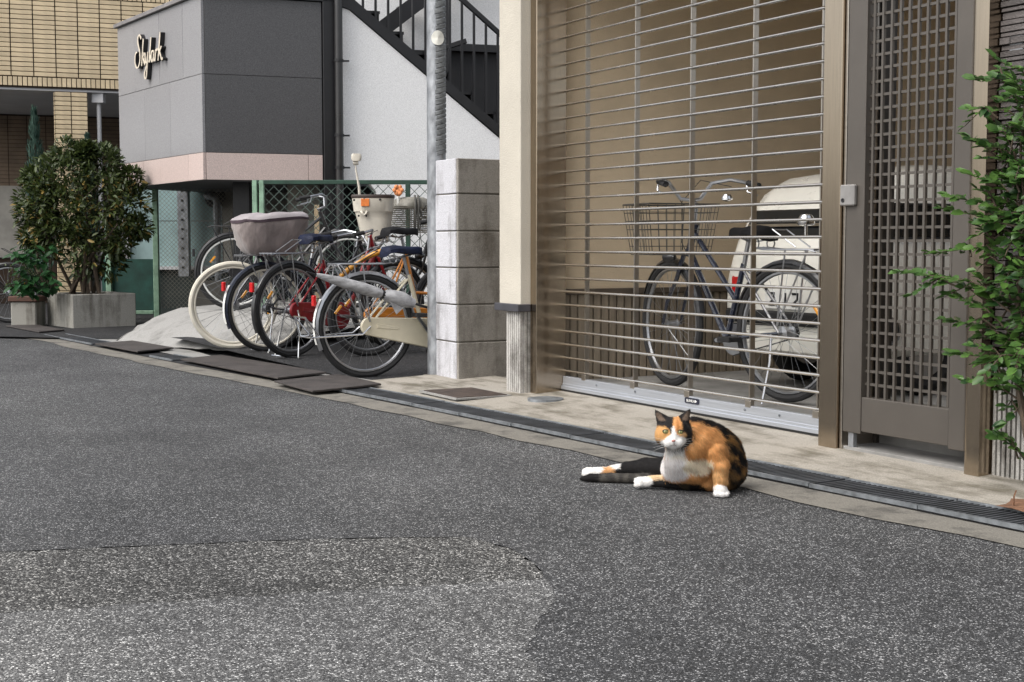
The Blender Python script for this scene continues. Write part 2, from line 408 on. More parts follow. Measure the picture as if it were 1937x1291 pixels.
M = dict(
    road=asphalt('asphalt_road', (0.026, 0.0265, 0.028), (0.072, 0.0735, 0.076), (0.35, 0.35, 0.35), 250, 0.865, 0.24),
    patch=asphalt('asphalt_coarse_patch', (0.012, 0.012, 0.012), (0.115, 0.114, 0.11), (0.42, 0.415, 0.40), 175, 0.83, 0.35, 1.2),
    worn=asphalt('asphalt_worn', (0.045, 0.045, 0.046), (0.14, 0.14, 0.139), (0.46, 0.46, 0.45), 240, 0.85, 0.24),
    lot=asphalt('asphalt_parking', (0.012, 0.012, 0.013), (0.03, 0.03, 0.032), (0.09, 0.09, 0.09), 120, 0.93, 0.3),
    tar=mat('tar', (0.018, 0.018, 0.018), 0.7, bump=0.3),
    concrete=stained('concrete_pale', (0.285, 0.28, 0.268), (0.14, 0.136, 0.128), 0.58, False, scale=5),
    apron=stained('paving_concrete', (0.33, 0.305, 0.265), (0.115, 0.102, 0.075), 0.68, False, scale=2.2, streak=(R(-60.7), 3.2, 11)),
    gutter=stained('gutter_concrete', (0.19, 0.178, 0.155), (0.075, 0.071, 0.065), 0.65, False, scale=8),
    block=stained('block_grey', (0.28, 0.262, 0.235), (0.10, 0.085, 0.068), 0.62, True, streak2=(7, 7, 1.6)),
    block_white=stained('block_whitewashed', (0.52, 0.52, 0.55), (0.17, 0.16, 0.16), 0.58, True, seed=3, streak2=(10, 10, 1.2)),
    planter=stained('planter_concrete', (0.31, 0.30, 0.27), (0.11, 0.10, 0.085), 0.65, True, seed=9),
    plinth=stained('plinth_render', (0.46, 0.445, 0.42), (0.07, 0.062, 0.052), 0.68, True, seed=5, streak2=(9, 9, 2.2)),
    render=mat('cream_render', (0.52, 0.485, 0.415), 0.9, var=0.05, scale=3, bump=0.35, bscale=140),
    white=stained('white_render', (0.87, 0.87, 0.87), (0.72, 0.72, 0.71), 0.38, True, bump=0.15, bscale=120, streak2=(3, 3, .5), scale=1.2),
    garage_wall=mat('garage_wall_render', (0.64, 0.52, 0.365), 0.9, var=0.05, scale=3, bump=0.4, bscale=110),
    garage_floor=mat('garage_floor', (0.24, 0.235, 0.225), 0.8, var=0.2, scale=4),
    dark=mat('void_shade_and_dark_parts', (0.018, 0.018, 0.02), 0.7, var=0.1),  # near-black puts the shade of openings into colour; plain dark parts share it
    black=mat('black_steel_paint', (0.012, 0.012, 0.014), 0.35, var=0.15, spec=0.5),
    stainless=mat('stainless_steel', (0.50, 0.455, 0.40), 0.3, 1.0, var=0.05, scale=4, stretch=(1, 1, 12), rvar=0.05),
    steel_jamb=mat('stainless_jamb', (0.44, 0.365, 0.28), 0.2, 1.0, var=0.05, scale=6, stretch=(20, 20, 1), rvar=0.05),
    pipe=mat('stainless_pipe', (0.64, 0.60, 0.545), 0.26, 1.0, var=0.03),
    alu=mat('aluminium_rail', (0.50, 0.525, 0.57), 0.42, 0.7, var=0.06, scale=5, stretch=(1, 30, 30)),
    gate=mat('bronze_grey_aluminium', (0.13, 0.116, 0.102), 0.42, 0.55, var=0.06, scale=3, bump=0.05, bscale=200),
    galv=mat('galvanised_steel', (0.36, 0.375, 0.395), 0.5, 0.7, var=0.25, scale=20, bump=0.15, bscale=70, stretch=(1, 1, .5)),
    slate=mat('slate_grey_cladding', (0.085, 0.075, 0.072), 0.6, var=0.25, scale=9, bump=0.4, bscale=60, rand=0.25, stretch=(1, 1, 3)),
    tile=mat('beige_wall_tile', (0.68, 0.55, 0.36), 0.45, var=0.08, scale=9, rand=0.10, bump=0.05),
    joint=mat('brown_tile_joint', (0.045, 0.028, 0.018), 0.9, var=0.2),
    soffit=mat('soffit_grey', (0.55, 0.55, 0.56), 0.9, var=0.06, scale=2),
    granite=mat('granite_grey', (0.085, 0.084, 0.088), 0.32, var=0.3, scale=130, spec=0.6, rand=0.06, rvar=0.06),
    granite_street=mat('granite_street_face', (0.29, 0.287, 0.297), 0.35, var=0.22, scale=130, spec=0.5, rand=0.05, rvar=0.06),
    pink=mat('granite_pink', (0.58, 0.47, 0.435), 0.35, var=0.18, scale=140, spec=0.5, rand=0.04),
    green=mat('green_fence_paint', (0.018, 0.055, 0.036), 0.5, var=0.2, scale=12),
    palegreen=mat('pale_green_paint', (0.24, 0.38, 0.27), 0.5, var=0.2, scale=12),
    mesh_green=mat('windbreak_net', (0.015, 0.07, 0.055), 0.7, var=0.25, scale=5, bump=0.2, bscale=200),
    sheet=mat('translucent_sheet', (0.30, 0.42, 0.42), 0.45, var=0.22, scale=3, stretch=(1, 6, .6)),
    panel=mat('wall_panel_grey', (0.40, 0.38, 0.34), 0.75, var=0.15, scale=3),
    garage_rib=mat('garage_rib_render', (0.26, 0.215, 0.16), 0.9, var=0.18, scale=5, stretch=(6, 6, .5)),
    plate=mat('steel_step_plate', (0.052, 0.044, 0.041), 0.75, var=0.25, scale=9, bump=0.25, bscale=150),
    grate=mat('drain_grate_steel', (0.26, 0.28, 0.30), 0.5, 0.6, var=0.25, scale=20),
    rust=mat('cast_iron_cover', (0.07, 0.05, 0.04), 0.7, 0.2, var=0.3, scale=15, bump=0.4, bscale=90),
    soil=mat('red_brown_soil', (0.20, 0.10, 0.055), 0.95, var=0.3, scale=30, bump=0.8, bscale=60),
    bark=mat('bark', (0.085, 0.062, 0.042), 0.9, var=0.3, scale=30, bump=0.6, bscale=60, stretch=(1, 1, .3)),
    leaf=leafmat('leaf_fresh', (0.010, 0.038, 0.014), (0.095, 0.19, 0.04), 0.38),
    leaf_dark=leafmat('leaf_dark', (0.010, 0.024, 0.008), (0.075, 0.10, 0.025), 0.45),
    leaf_yellow=leafmat('leaf_yellowing', (0.13, 0.10, 0.02), (0.30, 0.21, 0.06)),
    leaf_broad=leafmat('leaf_broad', (0.008, 0.042, 0.015), (0.032, 0.095, 0.03), 0.35),
    conifer=leafmat('conifer_blue', (0.02, 0.055, 0.04), (0.075, 0.135, 0.105), 0.7),
    cream_letter=mat('cream_letter', (0.72, 0.64, 0.52), 0.5),
    sticker=mat('white_sticker', (0.78, 0.77, 0.70), 0.6, var=0.04),
    glass=mat('car_glass', (0.012, 0.014, 0.016), 0.06, var=0.05, spec=0.45),
    carpaint=mat('white_car_paint', (0.78, 0.765, 0.70), 0.3, var=0.03, coat=0.4),
    rubber=mat('black_rubber', (0.016, 0.016, 0.017), 0.75, var=0.2),
    tyre_white=mat('cream_tyre', (0.60, 0.565, 0.48), 0.75, var=0.08),
    chrome=mat('chrome', (0.72, 0.73, 0.75), 0.14, 1.0, var=0.05),
    silver=mat('silver_alloy', (0.42, 0.43, 0.45), 0.32, 0.9, var=0.08),
    spoke=mat('spoke_steel', (0.32, 0.33, 0.34), 0.35, 0.9, var=0.1),
    saddle_navy=mat('navy_saddle_cover', (0.006, 0.010, 0.032), 0.6, spec=0.22, var=0.3, scale=14, bump=0.4, bscale=35),
    saddle_black=mat('black_saddle', (0.008, 0.008, 0.009), 0.7, spec=0.2, var=0.2),
    bike_cream=mat('bike_paint_cream', (0.66, 0.60, 0.45), 0.35, var=0.06, coat=0.3),
    bike_red=mat('bike_paint_red', (0.24, 0.009, 0.014), 0.35, var=0.1, coat=0.4),
    bike_navy=mat('bike_paint_navy', (0.014, 0.018, 0.034), 0.25, var=0.1, coat=0.5),
    bike_orange=mat('bike_paint_orange', (0.46, 0.165, 0.02), 0.32, var=0.1, coat=0.4),
    bike_yellow=mat('bike_paint_yellow', (0.62, 0.28, 0.03), 0.32, var=0.1, coat=0.4),
    bike_black=mat('bike_paint_black', (0.016, 0.016, 0.018), 0.3, var=0.1, coat=0.4),
    bike_blue=mat('bike_paint_blue', (0.05, 0.11, 0.22), 0.3, var=0.1, coat=0.4),
    plastic_cream=mat('cream_plastic', (0.60, 0.56, 0.48), 0.5, var=0.05, scale=3),
    orange=mat('orange_plastic', (0.72, 0.20, 0.04), 0.4, var=0.15, scale=40),
    red=mat('red_reflector', (0.55, 0.01, 0.012), 0.15, var=0.1, coat=0.5),
    amber=mat('amber_reflector', (0.75, 0.32, 0.03), 0.2, var=0.1, coat=0.5),
    reflector=mat('white_reflector', (0.75, 0.75, 0.72), 0.2, var=0.05),
    wire=mat('dark_wire', (0.10, 0.095, 0.085), 0.45, 0.5, var=0.15),
    wire_grey=mat('grey_wire', (0.26, 0.24, 0.2), 0.45, 0.4, var=0.15),
    cover=mat('grey_basket_cover', (0.235, 0.195, 0.185), 0.75, var=0.2, scale=9, bump=0.7, bscale=22, sheen=0.3, stretch=(1, 1, .4)),
    cover_lid=mat('pale_basket_lid', (0.31, 0.28, 0.29), 0.7, var=0.08, scale=6, bump=0.3, bscale=20),
    cover_trim=mat('dark_trim', (0.05, 0.03, 0.04), 0.7),
    umbrella=mat('grey_umbrella_film', (0.36, 0.36, 0.37), 0.4, var=0.25, scale=25, bump=0.5, bscale=40, stretch=(.4, 1, 1)),
    grip=mat('tan_grip', (0.42, 0.32, 0.2), 0.6),
    doorglow=mat('glow_door', (0.55, 0.32, 0.17), 0.3, 0.6, var=0.1),  # orange glow of a reflecting door put into the base colour
)
# ------------------------------------------------------------------ ground
NT_U = [-16, -7.65, -4.85, -3.15, -0.97, 0.32, 1.9, 3.76, 7]
NT_N = [-2.2, -1.46, -1.24, -1.1, -0.84, -0.74, -0.645, -0.52, -0.32]
def n_top(u): return lerp(u, NT_U, NT_N)

def strip(name, m, u0, u1, off0, off1, z0, z1=None, step=0.35, wob0=0.0, wob1=0.0, zf=None):
    """sheet running along the street between two offsets from the drain line."""
    mb = MB(); k = max(2, int((u1 - u0) / step))
    prev = None
    for i in range(k + 1):
        u = u0 + (u1 - u0) * i / k
        b = n_top(u)
        o0 = off0(u) if callable(off0) else b + off0
        o1 = off1(u) if callable(off1) else b + off1
        w0, w1 = rnd.uniform(-wob0, wob0), rnd.uniform(-wob1, wob1)
        cur = ((u, o0 + w0, z0), (u, o1 + w1, z1 if z1 is not None else z0))
        if prev: mb.quad(prev[0], cur[0], cur[1], prev[1])
        prev = cur
    return struct(name, mb, m, A)

mb = MB()
mb.quad((-70, -40, 0), (70, -40, 0), (70, 120, 0), (-70, 120, 0))
struct('road', mb, M['road'])

def blob_sheet(name, pts, z, m, wob=0.012, sub=10, kind='structure'):
    """flat sheet with a ragged, unevenly broken edge."""
    out = []; tot = 0
    for i in range(len(pts)):
        a, b = Vector(pts[i]), Vector(pts[(i + 1) % len(pts)])
        d = (b - a).normalized(); nr = Vector((-d.y, d.x)); k = max(2, int((b - a).length * sub))
        for j in range(k):
            f = j / k; tot += (b - a).length / k
            h = math.sin(tot * 61) * .4 + math.sin(tot * 143 + 1) * .35 + math.sin(tot * 27 + 2) * .5 + rnd.uniform(-.25, .25)
            p = a.lerp(b, f) + nr * (wob * h * min(1, 6 * f + .2, 6 * (1 - f) + .2))
            out.append((p.x, p.y, z))
    bm = bmesh.new()
    fc = bm.faces.new([bm.verts.new(p) for p in out])
    bmesh.ops.triangulate(bm, faces=[fc], ngon_method='EAR_CLIP')
    me = bpy.data.meshes.new(name); bm.normal_update()
    for f_ in bm.faces:
        if f_.normal.z < 0: f_.normal_flip()
    bm.to_mesh(me); bm.free(); me.materials.append(m)
    o = link(bpy.data.objects.new(name, me)); o['kind'] = kind
    return o

blob_sheet('worn_asphalt', [(-3.2, 2.9), (-1.3, 3.28), (-0.5, 3.5), (0.09, 3.64), (0.115, 3.45), (0.06, 3.2), (0.03, 2.95), (0.12, 2.6), (0.05, 2.0), (-3.2, 1.6)], 0.0012, M['worn'], 0.010, 40)
blob_sheet('asphalt_patch', [(-3.2, 2.75), (-1.24, 3.12), (-0.89, 3.25), (-0.5, 3.35), (-0.17, 3.45), (0.05, 3.52), (0.085, 3.66), (0.06, 3.83), (-0.01, 4.02), (-0.14, 4.17), (-0.59, 4.14), (-1.06, 4.05), (-1.5, 3.96), (-3.2, 3.62)], 0.0006, M['patch'], 0.008, 40)
def seam(pts, w, z):
    mb = MB(); L, Rr = [], []
    for i in range(len(pts) - 1):
        a, b = Vector(pts[i]), Vector(pts[i + 1])
        d = (b - a).normalized(); nrm = Vector((-d.y, d.x))
        k = max(2, int((b - a).length * 22))
        for j in range(k):
            p = a.lerp(b, j / k) + nrm * rnd.uniform(-.006, .006)
            ww = w * rnd.uniform(0.1, 1.0)
            L.append((p.x + nrm.x * ww, p.y + nrm.y * ww, z)); Rr.append((p.x - nrm.x * ww, p.y - nrm.y * ww, z))
    for i in range(len(L) - 1):
        mb.quad(Rr[i], Rr[i + 1], L[i + 1], L[i])
    return struct('road_crack', mb, M['tar'])
seam([(-3.2, 3.62), (-1.5, 3.965), (-1.06, 4.055), (-0.59, 4.145), (-0.3, 4.16)], 0.0028, 0.0022)

strip('gutter', M['gutter'], -12, 6, -0.41, -0.20, 0.004, wob0=0.03)
strip('drain_shade_strip', M['dark'], -12, 6, -0.21, 0.012, 0.008)  # flat dark strip paints the shade of the channel under the gratings
# pavement in front of the garage, rising gently to the shutter
mb = MB(); K = 24
for i in range(K):
    ua, ub = -1.3 + (6.2) * i / K, -1.3 + 6.2 * (i + 1) / K
    mb.quad((ua, n_top(ua) + .012, .014), (ub, n_top(ub) + .012, .014), (ub, 0.06, .05), (ua, 0.06, .05))
struct('pavement', mb, M['apron'], A)
# pale concrete margin along the parking lot
strip('kerb', M['concrete'], -6.2, -1.3, 0.012, 0.24, 0.014, 0.018, wob1=0.05)
# the sloping bicycle lot
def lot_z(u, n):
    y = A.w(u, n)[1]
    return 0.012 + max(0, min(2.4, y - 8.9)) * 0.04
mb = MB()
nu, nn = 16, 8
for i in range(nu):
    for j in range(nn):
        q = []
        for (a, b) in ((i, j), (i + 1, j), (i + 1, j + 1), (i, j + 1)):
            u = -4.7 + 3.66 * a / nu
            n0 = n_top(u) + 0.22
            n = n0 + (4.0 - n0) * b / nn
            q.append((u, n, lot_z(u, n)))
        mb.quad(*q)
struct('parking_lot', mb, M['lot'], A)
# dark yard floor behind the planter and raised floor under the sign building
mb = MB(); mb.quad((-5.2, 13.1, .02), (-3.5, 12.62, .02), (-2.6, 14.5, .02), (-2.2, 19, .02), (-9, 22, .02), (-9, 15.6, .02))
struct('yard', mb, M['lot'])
mb = MB()
ramp_b = [(-3.62, 12.5, .012), (-3.0, 11.75, .018), (-2.42, 11.02, .05), (-1.95, 10.55, .058)]
ramp_t = [(-3.10, 12.85, .30), (-2.50, 12.18, .30), (-1.88, 11.55, .28), (-1.45, 11.1, .20)]
def pl_at(p, f):
    x = f * (len(p) - 1); i_ = min(len(p) - 2, int(x)); return Vector(p[i_]).lerp(Vector(p[i_ + 1]), x - i_)
NA, NB = 36, 12
gv = []
for i in range(NA + 1):
    lo, hi = pl_at(ramp_b, i / NA), pl_at(ramp_t, i / NA)
    lo = lo + Vector((.02 * math.sin(i * 1.7), .03 * math.sin(i * 1.1 + 1), 0))
    for j in range(NB + 1):
        f = j / NB; p = lo.lerp(hi, f); p.z += .035 * math.sin(math.pi * f) + (.006 * math.sin(i * 2.3 + j * 1.9) + .005 * math.sin(i * .9 - j * 2.7)) * math.sin(math.pi * min(1, f * 1.2 + .05))
        gv.append(tuple(p))
mb.add(gv, [(i * (NB + 1) + j, (i + 1) * (NB + 1) + j, (i + 1) * (NB + 1) + j + 1, i * (NB + 1) + j + 1) for i in range(NA) for j in range(NB)])
mb.quad(*ramp_t, (-0.6, 12.2, .26), (-0.6, 14.6, .3), (-2.6, 14.6, .3))
mb.quad((-3.62, 12.5, 0), ramp_b[0], (-3.36, 12.675, .19), ramp_t[0], (-2.6, 14.6, .3), (-2.6, 14.6, 0))
struct('concrete_ramp', mb, M['concrete'], smooth=True)

# drain gratings, half a metre each
def grate(label):
    t = thing('drain_grate', label, 'drain grate', W, (0, 0, 0), 'steel gratings laid end to end along the road gutter')
    mb = MB()
    mb.box(-.248, .248, -.108, -.094, 0, .014); mb.box(-.248, .248, .094, .108, 0, .014)
    part(t, 'side_bar', mb, M['grate'])
    mb = MB()
    for k in range(20):
        x = -.236 + k * .0248
        mb.box(x - .0045, x + .0045, -.094, .094, 0.0, .010)
    part(t, 'cross_bars', mb, mat('grate_bar_steel', (.085, .09, .098), .55, .3, var=.25))
    return t
g0 = None; u = -8.0; i = 0
GL = {-7.0: 'drain grate at the left edge of the view, beyond the planter', -6.5: 'drain grate beside the grey planter corner', -6.0: 'drain grate between the planter and the concrete ramp',
      -4.0: 'drain grate at the foot of the concrete ramp, between two plates', -1.0: 'drain grate starting at the edge of the nearest dark plate', -.5: 'drain grate in front of the rectangular iron cover', 0.0: 'drain grate in front of the round valve cover',
      .5: 'drain grate before the left end of the shutter', 1.0: 'drain grate before the middle of the shutter, left of the cat', 1.5: 'drain grate just behind the head of the cat', 2.0: 'drain grate just behind the back of the cat',
      2.5: 'drain grate right of the cat, before the shutter jamb', 3.0: 'drain grate before the lattice gate', 3.5: 'drain grate before the slate wall', 4.0: 'drain grate at the right edge of the view by the bare soil'}
while u < 4.6:
    if round(u, 1) not in GL:
        u += .5; continue
    c0 = A.w(u, n_top(u) - .098); u2 = u + .5; c1 = A.w(u2, n_top(u2) - .098)
    if g0 is None:
        g = g0 = grate('x')
    else:
        g = g0.copy(); link(g)
        for ch in g0.children:
            clone(g, ch, ch.location)
    g['label'] = GL[round(u, 1)]
    g.location = ((c0[0] + c1[0]) / 2, (c0[1] + c1[1]) / 2, .0095 + 0.001 * (i % 3))
    g.rotation_euler = (0, 0, math.atan2(c1[1] - c0[1], c1[0] - c0[0]) + rnd.uniform(-.008, .008))
    u += .5; i += 1

def step_plate(label, pts, z):
    """thin plate laid over the drain, corners lifted a little."""
    cx = sum(p[0] for p in pts) / 4; cy = sum(p[1] for p in pts) / 4
    mb = MB()
    vs = [(p[0], p[1], z + p[2]) for p in pts] + [(p[0], p[1], z + p[2] + .012) for p in pts]
    mb.add(vs, [(3,2,1,0),(4,5,6,7),(0,1,5,4),(1,2,6,5),(2,3,7,6),(3,0,4,7)])
    o = link(bpy.data.objects.new('step_plate', mb.mesh('step_plate', M['plate'], (cx, cy, 0), 0.002)))
    w = A.w(cx, cy); o.location = w; o.rotation_euler = (0, 0, A.rot)
    tag(o, label, 'plate', 'dark plates laid over the drain')
step_plate('dark brown plate over the drain nearest the cream bicycle', [(-1.43, -1.25, 0), (-.79, -1.24, -.004), (-.90, -.75, .004), (-1.64, -.73, .002)], .026)
step_plate('long dark plate over the drain below the red bicycle', [(-3.36, -1.30, 0), (-1.62, -1.16, 0), (-1.78, -.76, .004), (-3.55, -.93, .002)], .026)
step_plate('short dark plate at the foot of the concrete ramp', [(-5.3, -1.50, 0), (-4.25, -1.40, 0), (-4.45, -1.05, .004), (-5.5, -1.13, 0)], .026)
step_plate('farthest dark plate, lying in front of the grey planter', [(-8.4, -1.74, 0), (-7.2, -1.62, 0), (-7.4, -1.34, 0), (-8.6, -1.43, 0)], .026)

t = thing('utility_cover', 'rectangular rusty iron cover set in pale concrete before the block wall', 'cover', A, (-.23, -.53, .03))
mb = MB(); mb.box(-.47, .01, -.70, -.34, .026, .036); part(t, 'frame', mb, M['concrete'])
mb = MB(); mb.box(-.45, -.01, -.68, -.36, .034, .040); part(t, 'lid', mb, M['rust'], .002)
mb = MB(); c = (.30, -.29)
mb.lathe([(.10, .022), (.10, .044), (.085, .046), (.001, .046)], (c[0], c[1], 0), 24)
o = link(bpy.data.objects.new('valve_cover', mb.mesh('valve_cover', M['grate'], (c[0], c[1], 0))))
o.location = A.w(c[0], c[1]); tag(o, 'small round metal valve cover in pavement by the steel jamb', 'cover')
blob_sheet('tree_pit_soil', [(1.60, 4.50), (1.70, 4.63), (1.95, 4.55), (2.0, 4.25), (1.72, 4.30)], .034, M['soil'], .02, 20, 'stuff')

# ------------------------------------------------------------------ garage house
H = thing('garage_house', 'cream rendered house front with garage behind a see-through shutter', 'house', A, (0, 0.2, 0))
mb = MB(); mb.box(-.285, -.035, -.26, .08, .53, 3.2); part(H, 'rendered_column', mb, M['render'], .004)
mb = MB()
for i in range(7):
    mb.box(-.205 + i * .024, -.187 + i * .024, -.256, -.235, 0.0, .525)
for i in range(2):
    mb.box(-.058, -.04, -.232 + i * .024, -.214 + i * .024, 0.0, .525)
mb.box(-.21, -.055, -.24, .1, 0.0, .53)
part(H, 'ribbed_plinth', mb, M['plinth'])
mb = MB(); mb.box(-.305, -.022, -.285, -.197, .508, .552); part(H, 'sill', mb, mat('slate_sill', (.055, .055, .065), .5), .004)
# garage interior
mb = MB(); mb.box(-.12, -.02, .006, 5.2, .62, 2.75); part(H, 'garage_side_wall', mb, M['garage_wall'])
mb = MB()
for i in range(93):
    n = .006 + i * .055
    mb.box(-.022, -.004, n, n + .04, .1, .60)
mb.box(-.12, -.02, .006, 5.2, 0, .60)
part(H, 'garage_plinth_ribs', mb, M['garage_rib'], kind='stuff')
mb = MB(); mb.box(-.02, .015, .006, 5.2, .602, .635); part(H, 'garage_plinth_cap', mb, mat('brown_cap', (.09, .07, .052), .7), .003)
mb = MB(); mb.box(-.12, 4.6, 5.2, 5.3, 0, 2.75); part(H, 'yard_wall', mb, M['garage_wall'])
mb = MB(); mb.box(4.5, 4.6, .1, 5.2, 0, 2.0); part(H, 'garage_end_wall', mb, M['garage_wall'])  # unseen; kept low to let light onto the car
mb = MB(); mb.box(-.12, 2.62, .064, 5.3, 2.752, 2.85); mb.box(2.622, 4.6, 2.2, 5.3, 2.752, 2.85); part(H, 'garage_ceiling', mb, M['garage_wall'])  # unseen; gap over the car's side added to light its flank
mb = MB(); mb.quad((-.1, .05, .1), (4.6, .05, .1), (4.6, 5.3, .1), (-.1, 5.3, .1)); mb.quad((-.1, .05, 0.0), (4.6, .05, 0.0), (4.6, .05, .1), (-.1, .05, .1))
part(H, 'garage_floor', mb, M['garage_floor'])
mb = MB(); mb.box(-.06, 4.6, -.10, .06, 2.55, 3.2); part(H, 'lintel', mb, M['stainless'])
mb = MB(); mb.box(-.034, .036, -.195, .004, 0.02, 2.55); part(H, 'shutter_jamb', mb, M['steel_jamb'], .003)
mb = MB(); mb.box(2.372, 2.482, -.165, .03, 0.02, 2.55); part(H, 'shutter_jamb', mb, M['steel_jamb'], .003)
mb = MB(); mb.box(2.486, 2.500, -.150, .03, 0.02, 2.55); part(H, 'jamb_trim', mb, M['stainless'], .002)
mb = MB(); mb.box(2.44, 2.515, .032, .11, 0.05, 2.6); part(H, 'gate_pillar', mb, mat('dark_bronze', (.06, .052, .045), .5, .3))
mb = MB(); mb.box(2.50, 3.24, -.14, .05, .0, .052); part(H, 'gate_threshold', mb, M['garage_floor'], .002)

# ------------------------------------------------------------------ roller shutter
S = thing('roller_shutter', 'stainless pipe roller shutter with open rows and pale aluminium bottom rail', 'shutter', A, (1.2, 0, .05))
mb = MB(); mb.tube([(.037 - 1.2, 0, 0), (2.374 - 1.2, 0, 0)], .0073, 8)
p0 = part(S, 'pipe', mb, M['pipe'], smooth=True, off=(0, 0, 0))
LINKS = [.262, .75, 1.236, 1.72, 2.19]
mbl = MB(); mbl.box(-.0038, .0038, -.010, .018, -.0305, .0305)
l0 = None
nz = 32
for i in range(nz):
    z = .164 + .0765 * i - .05
    if i == 0: p0.location = (0, 0, z)
    else: clone(S, p0, (0, 0, z))
for i in range(nz):
    z = .164 + .0765 * (i - .5) - .05
    for uu in LINKS:
        if l0 is None:
            l0 = part(S, 'link_plate', mbl, M['stainless'], off=(0, 0, 0)); l0.location = (uu - 1.2, 0, z)
        else: clone(S, l0, (uu - 1.2, 0, z))
mb = MB()
mb.box(.038, 2.372, -.022, .022, .056, .092); mb.box(.038, 2.372, -.030, -.006, .058, .078); mb.box(.038, 2.372, -.018, .018, .090, .132)
part(S, 'bottom_rail', mb, M['alu'], .002)
mb = MB(); mb.box(.038, 2.372, -.026, .026, .05, .057); part(S, 'bottom_seal', mb, M['rubber'])
for uu in LINKS:
    mb = MB(); mb.box(uu - .02, uu + .02, -.020, -.012, .125, .158); part(S, 'link_bracket', mb, M['stainless'], .002)
b0 = None
for uu in (.4, .78, 1.7, 1.95, 2.25):
    mb = MB(); mb.lathe([(.006, 0), (.006, -.004), (.001, -.005)], (uu, -.0185, .112), 8, 'y'); part(S, 'rivet', mb, M['grate'])
# maker's plate with lettering
mb = MB(); pl = []
for (cx, cz, a0) in ((1.335, .118, 0), (1.235, .118, 90), (1.235, .106, 180), (1.335, .106, 270)):
    for k in range(5):
        a = R(a0 + 22.5 * k); pl.append((cx + .008 * math.cos(a), cz + .008 * math.sin(a)))
mb.prism(pl, lambda a, b: (a, -.0185, b), lambda a, b: (a, -.023, b))
lab = part(S, 'maker_plate', mb, mat('navy_plate', (.012, .014, .03), .4))
cu = bpy.data.curves.new('plate_lettering', 'FONT'); cu.body = 'BUNKA'; cu.size = .02; cu.extrude = .0004; cu.align_x = 'CENTER'
to = bpy.data.objects.new('tmp', cu); link(to)
bpy.context.view_layer.update()
me = bpy.data.meshes.new_from_object(to.evaluated_get(bpy.context.evaluated_depsgraph_get()))
bpy.data.objects.remove(to)
me.materials.clear(); me.materials.append(M['reflector'])
o = link(bpy.data.objects.new('plate_lettering', me)); o.parent = lab
o.location = (1.277 - 1.2, -.0236, .105 - .05); o.rotation_euler = (R(90), 0, 0)
mb = MB(); mb.add([(1.312, -.0238, .104), (1.312, -.0238, .121), (1.330, -.0238, .1125)], [(0, 2, 1)]); part(lab, 'plate_arrow', mb, M['reflector'], off=(1.2, 0, .05))

# ------------------------------------------------------------------ lattice gate
G = thing('lattice_gate', 'tall bronze-grey lattice gate with square openings right of the shutter', 'gate', A, (2.85, -.12, .05))
y0, y1 = -.150, -.095
mb = MB(); mb.box(2.508, 2.612, y0 - .004, y1, .115, 2.6); part(G, 'stile', mb, M['gate'], .003)
mb = MB(); mb.box(3.085, 3.165, y0 - .004, y1, .115, 2.6); part(G, 'stile', mb, M['gate'], .003)
mb = MB(); mb.box(2.613, 3.084, y0, y1, .125, .268); part(G, 'bottom_rail', mb, M['gate'], .003)
mb = MB(); mb.box(2.613, 3.084, y0, y1, 2.42, 2.6); part(G, 'top_rail', mb, M['gate'], .003)
mb = MB(); mb.box(-.0055, .0055, -.005, .008, -1.076, 1.076)
v0 = None
for k in range(10):
    uu = 2.634 + k * .0476
    if v0 is None:
        v0 = part(G, 'lattice_bar', mb, M['gate'], off=(0, 0, 0)); v0.location = (uu - 2.85, -.01, 1.294)
    else: clone(G, v0, (uu - 2.85, -.01, 1.294))
mb = MB(); mb.box(-.2355, .2355, -.004, .006, -.0055, .0055)
h0 = None; z = .322
while z < 2.41:
    if h0 is None:
        h0 = part(G, 'cross_bar', mb, M['gate'], off=(0, 0, 0)); h0.location = (-.0015, -.006, z - .05)
    else: clone(G, h0, (-.0015, -.006, z - .05))
    z += .0535
mb = MB(); mb.box(2.492, 2.575, -.176, -.155, 1.055, 1.142); lk = part(G, 'lock_case', mb, mat('lock_grey', (.30, .29, .28), .45, .4), .005)
mb = MB(); mb.lathe([(.009, 0), (.009, -.003), (.006, -.003), (.005, .002)], (2.513, -.1762, 1.078), 10, 'y'); part(lk, 'keyhole', mb, M['dark'], off=(2.85, -.12, .05))
mb = MB(); mb.box(2.53, 2.56, -.14, -.12, .052, .115); part(G, 'floor_bolt', mb, M['galv'])

mb = MB(); prof = []
for k in range(9):
    a = R(180 + 90 * k / 8); prof.append((3.205 + .03 * math.cos(a), -.15 + .03 * math.sin(a)))
prof += [(3.262, -.18), (3.262, .03), (3.175, .03)]
mb.prism(prof, lambda a, b: (a, b, .03), lambda a, b: (a, b, 2.6))
o = link(bpy.data.objects.new('gate_post', mb.mesh('gate_post', M['steel_jamb'], (3.21, -.1, 0), smooth=True)))
o.location = A.w(3.21, -.1); o.rotation_euler = (0, 0, A.rot); tag(o, 'round edged stainless post between lattice gate and dark slate wall', 'post')

